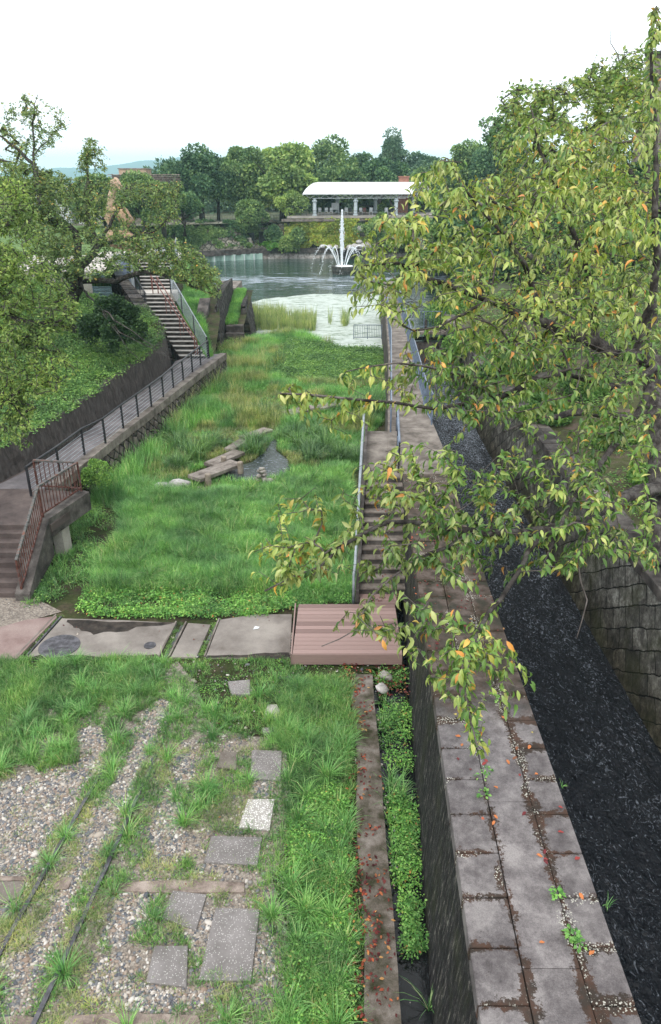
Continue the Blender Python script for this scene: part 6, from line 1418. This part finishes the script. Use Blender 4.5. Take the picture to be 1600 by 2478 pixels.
wc = scatter(13500, -8.2, .5, 4.6, 12.8, lambda x, y, u, v: np.where(pp(Wd, u, v), 1.0, np.where(v < 1680, .75*(fbm(x, y, .3, 41) > .42), .25*(near_density(x, y, u, v) > .4)))*~on_slab(u, v)*(x < .42+.06*np.sin(y*7)), rn, 0)
wc = wc[(proj(wc)[1] > 1592)]
uu, vv = proj(wc); tall = pp(Wd, uu, vv)
weeds('leafy_weeds', wc[tall], 34, .11, .035, .2, M['weed'], 'bright leafy weeds along the kerb', rn)
weeds('low_weeds', wc[~tall], 12, .09, .026, .05, M['weed'], 'low clover like weeds on the mossy soil', rn)
gw = scatter(2300, .88, 1.5, 4.3, 12.2, lambda x, y, u, v: np.clip((fbm(x*.5, y, .55, 43)-.44)*6, 0, 1)*(x < 1.18+.055*(y-5.4)-.03)*(x > .93+.05*np.sin(y*4)), rn, -.17)
weeds('gutter_weeds', gw, 15, .09, .036, .36, M['weed'], 'green weeds growing up out of the wet gutter', rn)
gb = scatter(260, .9, 1.2, 4.3, 12.2, lambda x, y, u, v: (fbm(x*.8, y, .6, 43) > .5)*.6, rn, -.16)
tuft_h('gutter_grass', gb, rn.uniform(.12, .4, len(gb)), 16, .011, .04, .9, M['grass_soft'], 'arching grass blades in the gutter', rn)

# --- meadow behind the crossing
MD = [(195, 1470), (225, 1390), (300, 1290), (285, 1200), (330, 1160), (440, 1200), (560, 1185), (660, 1180), (720, 1150), (890, 1130), (868, 1450), (710, 1468), (640, 1484), (540, 1498), (400, 1500), (230, 1497)]
def meadow_d(x, y, u, v): return np.where(pp(MD, u, v), 1.0, 0)*(x < .62)
mc = scatter(34000, -6.6, .7, 14.2, 24, lambda x, y, u, v: meadow_d(x, y+.35*(fbm(x, y*0, .5, 58)-.5), u, v+26*(fbm(x, y, .4, 59)-.62))*(.35+.65*(fbm(x, y, .45, 56) > .38)), rn, .0)
hm = .1+.26*fbm(mc[:, 0], mc[:, 1], 1.6, 51)+.22*np.clip(fbm(mc[:, 0], mc[:, 1], .45, 52)-.4, 0, 1)*2; um, vm = proj(mc); hm = np.where(vm > 1440, hm*.4, hm)
edge_ = (vm > 1415)&(um < 700)
tuft_h('meadow_grass', mc[~edge_], hm[~edge_], 13, .010, .09, .85, M['grass_soft'], 'soft bright green meadow grass behind the crossing', rn, .9)
mk = mc[vm > 1330]; vk = proj(mk)[1]; mk = mk[(rn.rand(len(mk)) < np.clip((vk-1330)/140, 0, .75)) & (fbm(mk[:, 0], mk[:, 1], .5, 57) > .36)]; weeds('broad_leaf_weeds', mk, 8, .13, .055, .15, M['weed'], 'broad leaved weeds along the front edge of the meadow', rn)
tuft_h('meadow_grass', mc[edge_][::3], hm[edge_][::3]*1.4, 9, .01, .08, .7, M['grass'], 'darker grass at the meadow edge', rn)
bc = scatter(260, -6, .5, 15.5, 23, meadow_d, rn, 0); tuft_h('meadow_clumps', bc, rn.uniform(.35, .6, len(bc)), 60, .012, .09, .9, M['grass'], 'fuller grass clumps swelling in the meadow', rn, 1.0)
# --- left strip by the steps and the muddy path
LS = [(60, 1470), (110, 1380), (190, 1220), (200, 1110), (300, 1060), (420, 1010), (450, 1190), (330, 1160), (290, 1200), (300, 1290), (240, 1380), (180, 1440)]
MUD = [(130, 1490), (190, 1440), (255, 1370), (300, 1290), (290, 1240), (210, 1280), (270, 1330), (230, 1400), (150, 1440), (100, 1485)]
lc = scatter(16000, -8.5, -2.5, 14.6, 29, lambda x, y, u, v: pp(LS, u, v)*(.95-.85*pp(MUD, u, v))*(fbm(x, y, .6, 53) > .36), rn, 0)
weeds('bank_weeds', lc[::3], 18, .16, .05, .16, M['slope_weed'], 'dark green weeds beside the muddy trickle', rn)
tuft_h('bank_grass', lc[1::3], .12+.22*fbm(lc[1::3][:, 0], lc[1::3][:, 1], .9, 55), 12, .010, .07, .8, M['grass_soft'], 'grass along the foot of the ramp', rn)
# --- tall growth hiding the foot of the ramp wall
yy = rn.uniform(20.3, 36, 900); f_ = np.array([ox(a) for a in yy]); rw_ = np.stack([f_+.5+rn.rand(900)**1.5*.9, yy, 0*yy-.01], -1)
kk = fbm(yy, yy*0, 1.3, 87); rw1 = rw_[kk > .42]; rw2 = rw_[kk <= .42]
weeds('wall_weeds', rw2, 22, .2, .055, .6, M['slope_weed'], 'dark weeds climbing the foot of the ramp wall', rn)
tuft_h('wall_grass', rw1, np.full(len(rw1), .75)*rn.uniform(.6, 1.15, len(rw1)), 12, .014, .1, .5, M['grass_soft'], 'tall grass standing against the ramp wall', rn)
# moss and small weeds in the rail grooves of the crossing
gg = []
for a, b_ in (((438, 1508), (396, 1590)), ((521, 1510), (485, 1590)), ((143, 1494), (54, 1592))):
    for k in range(46): q = P(*a, .0).lerp(P(*b_, .0), rn.rand()); gg.append((q.x+rn.normal(0, .035), q.y, .0))
weeds('groove_moss', np.array(gg), 26, .05, .016, .05, M['slope_weed'], 'moss and tiny weeds in the rail grooves of the crossing', rn)
# --- marsh
MS = [(230, 1120), (330, 1040), (420, 955), (500, 890), (560, 840), (600, 810), (700, 805), (830, 850), (925, 850), (955, 1000), (890, 1060), (880, 1140), (720, 1155), (700, 1160), (560, 1190), (440, 1200), (330, 1160)]
WT = [(540, 1156), (480, 1165), (470, 1154), (560, 1124), (612, 1116), (642, 1090), (658, 1062), (676, 1064), (674, 1090), (700, 1112), (706, 1138), (680, 1152), (640, 1164), (580, 1168)]
BR = [[(469, 1168), (455, 1148), (556, 1106), (586, 1118), (580, 1135)], [(500, 1122), (575, 1090), (585, 1098), (560, 1110), (510, 1126)], [(595, 1056), (650, 1034), (655, 1040), (600, 1060)], [(700, 1000), (760, 980), (885, 955), (890, 960), (780, 986), (705, 1004)]]
def marsh_ok(u, v):
    k = pp(MS, u, v) & ~pp(WT, u, v)
    for b_ in BR: k &= ~pp(b_, u, v)
    return k
def mx(x, y): return x < np.interp(y, [17, 22.7, 31.5, 46], [.8, 1.7, 2.3, 3.1])
GB = [(640, 900), (700, 830), (830, 845), (930, 850), (935, 930), (800, 940), (700, 930)]
mc = scatter(52000, -7.5, 3.2, 20.5, 46.5, lambda x, y, u, v: marsh_ok(u, v)*mx(x, y)*(.4+.6*(fbm(x, y, 1.4, 61) > .4)), rn, -.02)
um, vm = proj(mc); tallk = fbm(mc[:, 0], mc[:, 1], 2.3, 63); gbm = pp(GB, um, vm); near = vm > 1040
hm = np.where(near, .16+.45*np.clip(tallk-.35, 0, 1), .3+.75*np.clip(tallk-.25, 0, 1)); hm = np.where(gbm, .3, hm)
r_ = fbm(mc[:, 0], mc[:, 1], 1.7, 65); k1 = (r_ > .52) & ~gbm; k2 = (~k1)
tuft_h('marsh_grass', mc[k2], hm[k2], 8, .014, .12, .6, M['grass_soft'], 'mixed green marsh grass up to the pond', rn, .7)
tuft_h('marsh_sedge', mc[k1], hm[k1]*1.25, 8, .014, .1, .5, M['grass_dry'], 'taller yellowing sedge standing in the marsh', rn, .7)
fw_ = mc[gbm]; weeds('marsh_weeds', fw_[rn.rand(len(fw_)) < .8], 16, .25, .085, .45, M['slope_weed'], 'leafy green plants at the pond end of the marsh', rn)
fw_ = mc[(vm < 1000) & ~gbm & (fbm(mc[:, 0], mc[:, 1], 2.0, 67) > .52)]; weeds('marsh_weeds', fw_[::2], 12, .25, .08, .4, M['weed'], 'pale leafy plants among the marsh grass', rn)
# dark arching clumps round the plank bridges
CL = [(475, 1105, .95), (505, 1090, .85), (450, 1080, .8), (440, 1130, .6), (600, 1100, .75), (615, 1080, .7), (650, 1010, .8), (630, 1020, .7), (745, 1110, .85), (780, 1090, .85), (720, 1080, .75), (820, 1110, .75), (760, 1060, .7), (850, 1120, .7), (690, 1060, .7), (520, 1080, .7), (860, 1000, .9), (890, 1000, .9), (915, 990, .9), (540, 960, .8), (470, 1010, .8), (240, 1120, .6), (255, 1150, .55)]
cc, hs = [], []
for u, v, h in CL:
    for k in range(5): q = P(u+rn.normal(0, 12), v+rn.normal(0, 6), 0); cc.append(tuple(q)); hs.append(h*rn.uniform(.7, 1.1))
tuft_h('iris_clumps', np.array(cc), np.array(hs), 60, .022, .2, .85, M['iris'], 'dark arching clumps of broad blades round the plank bridges', rn, 1.1)
cc = []; hs = []
for u, v, h in [(445, 1000, 1.3), (455, 985, 1.3), (560, 975, 1.1), (530, 950, 1.2), (440, 985, 1.2), (575, 960, 1.1), (430, 1040, 1.1), (510, 940, 1.2), (640, 880, 1.2), (620, 900, 1.2), (660, 905, 1.2)]:
    for k in range(4): q = P(u+rn.normal(0, 12), v+rn.normal(0, 8), 0); cc.append(tuple(q)); hs.append(h*rn.uniform(.7, 1.0))
tuft_h('plume_grass', np.array(cc), np.array(hs), 34, .016, .12, .6, M['grass_dry'], 'straw coloured plumed grass clumps', rn, 1.2)
# reeds at the water's edge and the thin stand farther right
rc = []
for (u0, u1, v0, v1, n_) in [(600, 690, 765, 800, 520), (690, 762, 778, 803, 260), (826, 846, 772, 790, 22), (796, 806, 775, 790, 5)]:
    for k in range(n_): rc.append(tuple(P(rn.uniform(u0, u1), rn.uniform(v0, v1), -.2)))
rc = np.array(rc); tuft_h('reeds', rc, rn.uniform(.75, 1.35, len(rc)), 7, .028, .12, .22, M['reed'], 'pale green reeds standing in the edge of the pond', rn, .5)
# --- slopes
def on_surface(n, Xf, y0, y1, zf, dens, rng):
    t = rng.rand(n); y = rng.uniform(y0, y1, n); x = Xf(t, y); k = dens(x, y) > rng.rand(n); return np.stack([x, y, zf(x, y)], -1)[k]
sc = on_surface(15000, lambda t, y: np.interp(y, WY, WX)-.3-t*9, 14, 37, zleft, lambda x, y: .35+.65*(fbm(x, y, 1.1, 71) > .4), rn)
weeds('slope_weeds', sc, 18, .25, .075, .24, M['slope_weed'], 'weeds and ground cover on the left slope', rn)
tuft_h('slope_grass', sc[::4], np.full(len(sc[::4]), .3), 8, .013, .1, .8, M['grass'], 'grass among the weeds of the left slope', rn)
bk = on_surface(5200, lambda t, y: np.interp(y, [35, 41, 46, 56], [-5.8, -8.3, -8.8, -10])+t*np.interp(y, [35, 41, 46, 56], [.1, 1.35, 1.5, 1.8]), 35.6, 55, zbank, lambda x, y: 1+0*x, rn)
tuft_h('bank_grass', bk, np.full(len(bk), .3), 14, .02, .16, .55, M['grass_soft'], 'bright grass on the bank between the far stair and the gate pier', rn)
gk_ = on_surface(1300, lambda t, y: -6.2+t*.62, 44.3, 50.3, lambda x, y: 1.1+(y-44.2)*.19, lambda x, y: 1+0*x, rn)
tuft_h('gate_grass', gk_, np.full(len(gk_), .22), 14, .02, .1, .5, M['grass_soft'], 'short bright grass growing between the two gate piers', rn)
rb = on_surface(9000, lambda t, y: 6.9+t*9, 9, 45, zright, lambda x, y: .9*(fbm(x, y, 1.2, 73) > .47), rn)
weeds('bank_cover', rb, 16, .22, .065, .2, M['slope_weed'], 'patchy ground cover on the shaded right bank', rn)
pb_ = on_surface(3000, lambda t, y: np.interp(y, [50, 94], [-8.7, -17.7])-t*7, 51, 93, lambda x, y: np.interp(y, [50, 60, 94], [2.6, 1.3, 1.0]), lambda x, y: 1+0*x, rn)
tuft_h('shore_grass', pb_, np.full(len(pb_), .5), 10, .05, .3, .5, M['grass_soft'], 'pale grass along the left shore of the pond', rn)
rs_ = on_surface(900, lambda t, y: -6.05+t*.55, 35, 46, lambda x, y: 0*x, lambda x, y: .8+0*x, rn)
weeds('pier_weeds', rs_, 20, .25, .07, .6, M['weed'], 'climbing weeds at the foot of the gate pier', rn)
# small plants on the coping
cp = []
for u, v in [(1150, 1740), (1152, 1790), (1165, 1885), (1170, 1925), (1178, 1870), (1345, 2160), (1352, 2175), (1390, 2270), (1400, 2290), (1385, 2262), (1210, 1700), (1140, 1760)]: cp.append(tuple(P(u, v, 2.2)))
weeds('coping_weeds', np.array(cp), 20, .06, .045, .08, M['weed'], 'little green weeds rooted in the joints of the coping', rn)
tuft_h('coping_grass', np.array([tuple(P(1470, 2195, 2.1)), tuple(P(1360, 1905, 2.1)), tuple(P(1398, 2280, 2.2))]), np.array([.14, .1, .08]), 14, .008, .02, .8, M['grass_soft'], 'small grass tufts at the canal edge of the coping', rn)

# --- fallen leaves
def flat_leaves(name, p, size, mat, label, rng):
    n = len(p); az = rng.uniform(0, 6.28, n); dd = np.stack([np.cos(az), np.sin(az), rng.normal(0, .12, n)], -1)
    up = np.tile([0, 0, 1.], (n, 1))+rng.normal(0, .22, (n, 3)); X, Y, Z = frames(dd, up, rng, .2); T = leafT(.12, .25, .27)
    s = size*rng.uniform(.6, 1.15, n); v, q = stamp(T, LQ4, p, X, Y, Z, s, s); _, t = stamp(T, LT, p, X, Y, Z, s, s)
    return tag(npmesh(name, v, q, t, mat, None, True), label, 'leaves', None, 'stuff')
fl_ = scatter(2600, .22, .84, 4.5, 12.6, lambda x, y, u, v: np.clip(1.1-np.abs(x-.42)*2.4, .1, 1)*(fbm(x*.3, y, .5, 81) > .38), rn, .085)
flat_leaves('leaf_litter', fl_[:600], .065, M['fallen'], 'dark red fallen leaves strewn along the gutter kerb', rn)
fl2 = scatter(900, .9, 1.5, 11.4, 12.5, lambda x, y, u, v: 1+0*x, rn, .03); flat_leaves('leaf_litter', fl2[:150], .065, M['fallen'], 'red leaves caught at the head of the gutter', rn)
fl3 = np.array([(XL(y)-.1-rn.rand()*.7, y, .33+.0) for y in rn.uniform(14.3, 14.7, 40)]); flat_leaves('leaf_litter', fl3, .06, M['fallen'], 'red leaves gathered at the foot of the narrow stair', rn)
fl4 = []
for k in range(N):
    ya = y0+(y1-y0)*k/N; za = z0+(z1-z0)*(k+1)/N
    for j in range(4): fl4.append((rn.uniform(1.15, 1.5), ya+rn.uniform(.0, .18), za+.012))
flat_leaves('leaf_litter', np.array(fl4), .06, M['fallen'], 'red leaves lying on the steps of the narrow stair', rn)
fl5 = scatter(700, 1.5, 2.9, 9.5, 14.5, lambda x, y, u, v: .6+0*x, rn, 2.215); flat_leaves('leaf_litter', fl5[:170], .062, M['fallen'], 'fallen leaves thick on the mossy wall top under the tree', rn)
fl6 = scatter(400, -6, .3, 4.8, 14.5, lambda x, y, u, v: .3+0*x, rn, .06); flat_leaves('leaf_litter', fl6[:70], .055, M['fallen'], 'stray fallen leaves on the track bed and crossing', rn)
zz = zright(rb[:, 0], rb[:, 1]); fl7 = np.stack([rb[:400, 0], rb[:400, 1], zz[:400]+.03], -1); flat_leaves('leaf_litter', fl7, .07, M['fallen'], 'brown and orange leaves on the right bank', rn)
# single leaves on the coping: each one a thing
src_ = [(1104, 1731), (1115, 1783), (1117, 1806), (1138, 1864), (1172, 1838), (1178, 1844), (1226, 1838), (1252, 1832), (1284, 1803), (1257, 1982-104), (1167, 1976), (1195, 1972), (1198, 1986), (1205, 1908), (1351, 1951), (1350, 2013), (1298, 2067), (1315, 2078), (1325, 2092), (1391, 2080), (1402, 2160), (1305, 2281), (1426, 2311), (1273, 1964), (1303, 1874), (1252, 1806), (1110, 1840), (1290, 1774), (1223, 1740), (1320, 2055)]
cols = ['yellow', 'orange', 'orange', 'dark red', 'red', 'red', 'orange', 'brown', 'orange', 'red', 'orange red', 'orange', 'orange', 'orange', 'red', 'red', 'orange', 'red', 'dark red', 'red', 'orange', 'orange', 'orange', 'dark red', 'orange', 'brown', 'dark red', 'yellow', 'orange', 'dark red']
def flmat(nm, c): b = NB(nm); return b.done(b.pbsdf(b.mix(.5, c, b.ramp(b.noise(70, 3), [(.3, .6), (.7, 1.3)]), 'MULTIPLY'), .6, None, .3))
LM = {'yellow': flmat('yellow_fallen', (.5, .4, .1)), 'orange': flmat('orange_fallen', (.48, .16, .05)), 'red': flmat('red_fallen', (.27, .04, .035)), 'dark red': flmat('dark_red_fallen', (.13, .018, .022)), 'brown': flmat('brown_fallen', (.2, .08, .04)), 'orange red': flmat('orange_red_fallen', (.4, .1, .05))}
T = leafT(.12, .3, .27); protos = {}
ORD = ['first', 'second', 'third', 'fourth', 'fifth', 'sixth', 'seventh', 'eighth', 'ninth', 'tenth', 'eleventh', 'twelfth', 'thirteenth', 'fourteenth', 'fifteenth', 'sixteenth', 'seventeenth', 'eighteenth', 'nineteenth', 'twentieth', 'twenty-first', 'twenty-second', 'twenty-third', 'twenty-fourth', 'twenty-fifth', 'twenty-sixth', 'twenty-seventh', 'twenty-eighth', 'twenty-ninth', 'thirtieth']
for i, ((u, v), c) in enumerate(zip(src_, cols)):
    if c not in protos:
        me = bpy.data.meshes.new('fallen_leaf'); me.from_pydata([tuple(q*.075) for q in T], [], LQ4+LT); me.update(); me.materials.append(LM[c]); protos[c] = me
    o = bpy.data.objects.new('fallen_leaf', protos[c]); link(o); o.location = P(u, v, 2.212); o.rotation_euler = (rn.uniform(-.15, .15), rn.uniform(-.2, .2), rn.uniform(0, 6.28)); s = rn.uniform(.75, 1.1); o.scale = (s, s, s)
    near_ = min((q for q in range(len(src_)) if q != i), key=lambda q: (src_[q][0]-u)**2+(src_[q][1]-v)**2)
    where = 'left-hand stones' if u < 1130+(v-1700)*.07 else ('canal-side stones' if u > 1275+(v-1700)*.22 else 'middle strip')
    tag(o, '%s leaf on the %s of the coping, %s from the tree' % (c, where, ORD[sorted(range(len(src_)), key=lambda q: src_[q][1]).index(i)]), 'leaf', 'leaves lying on the coping')

# ------------------------------------------------------------------ haze over the whole place
hb = MB(); hb.box(-2500, 2500, -140, 3200, -2.6, 82); hz = hb.build('haze', M['bark']); hz.data.materials.clear()
hm_ = bpy.data.materials.new('haze'); hm_.use_nodes = True; ht = hm_.node_tree; ht.nodes.clear(); ho = ht.nodes.new('ShaderNodeOutputMaterial'); hv = ht.nodes.new('ShaderNodeVolumePrincipled')
hv.inputs['Color'].default_value = (.58, .93, 1, 1); hv.inputs['Density'].default_value = .00045; hv.inputs['Anisotropy'].default_value = .2
ht.links.new(hv.outputs[0], ho.inputs['Volume']); hz.data.materials.append(hm_)
tag(hz, 'thin pale blue haze that fades the distant hills', 'haze', None, 'stuff')
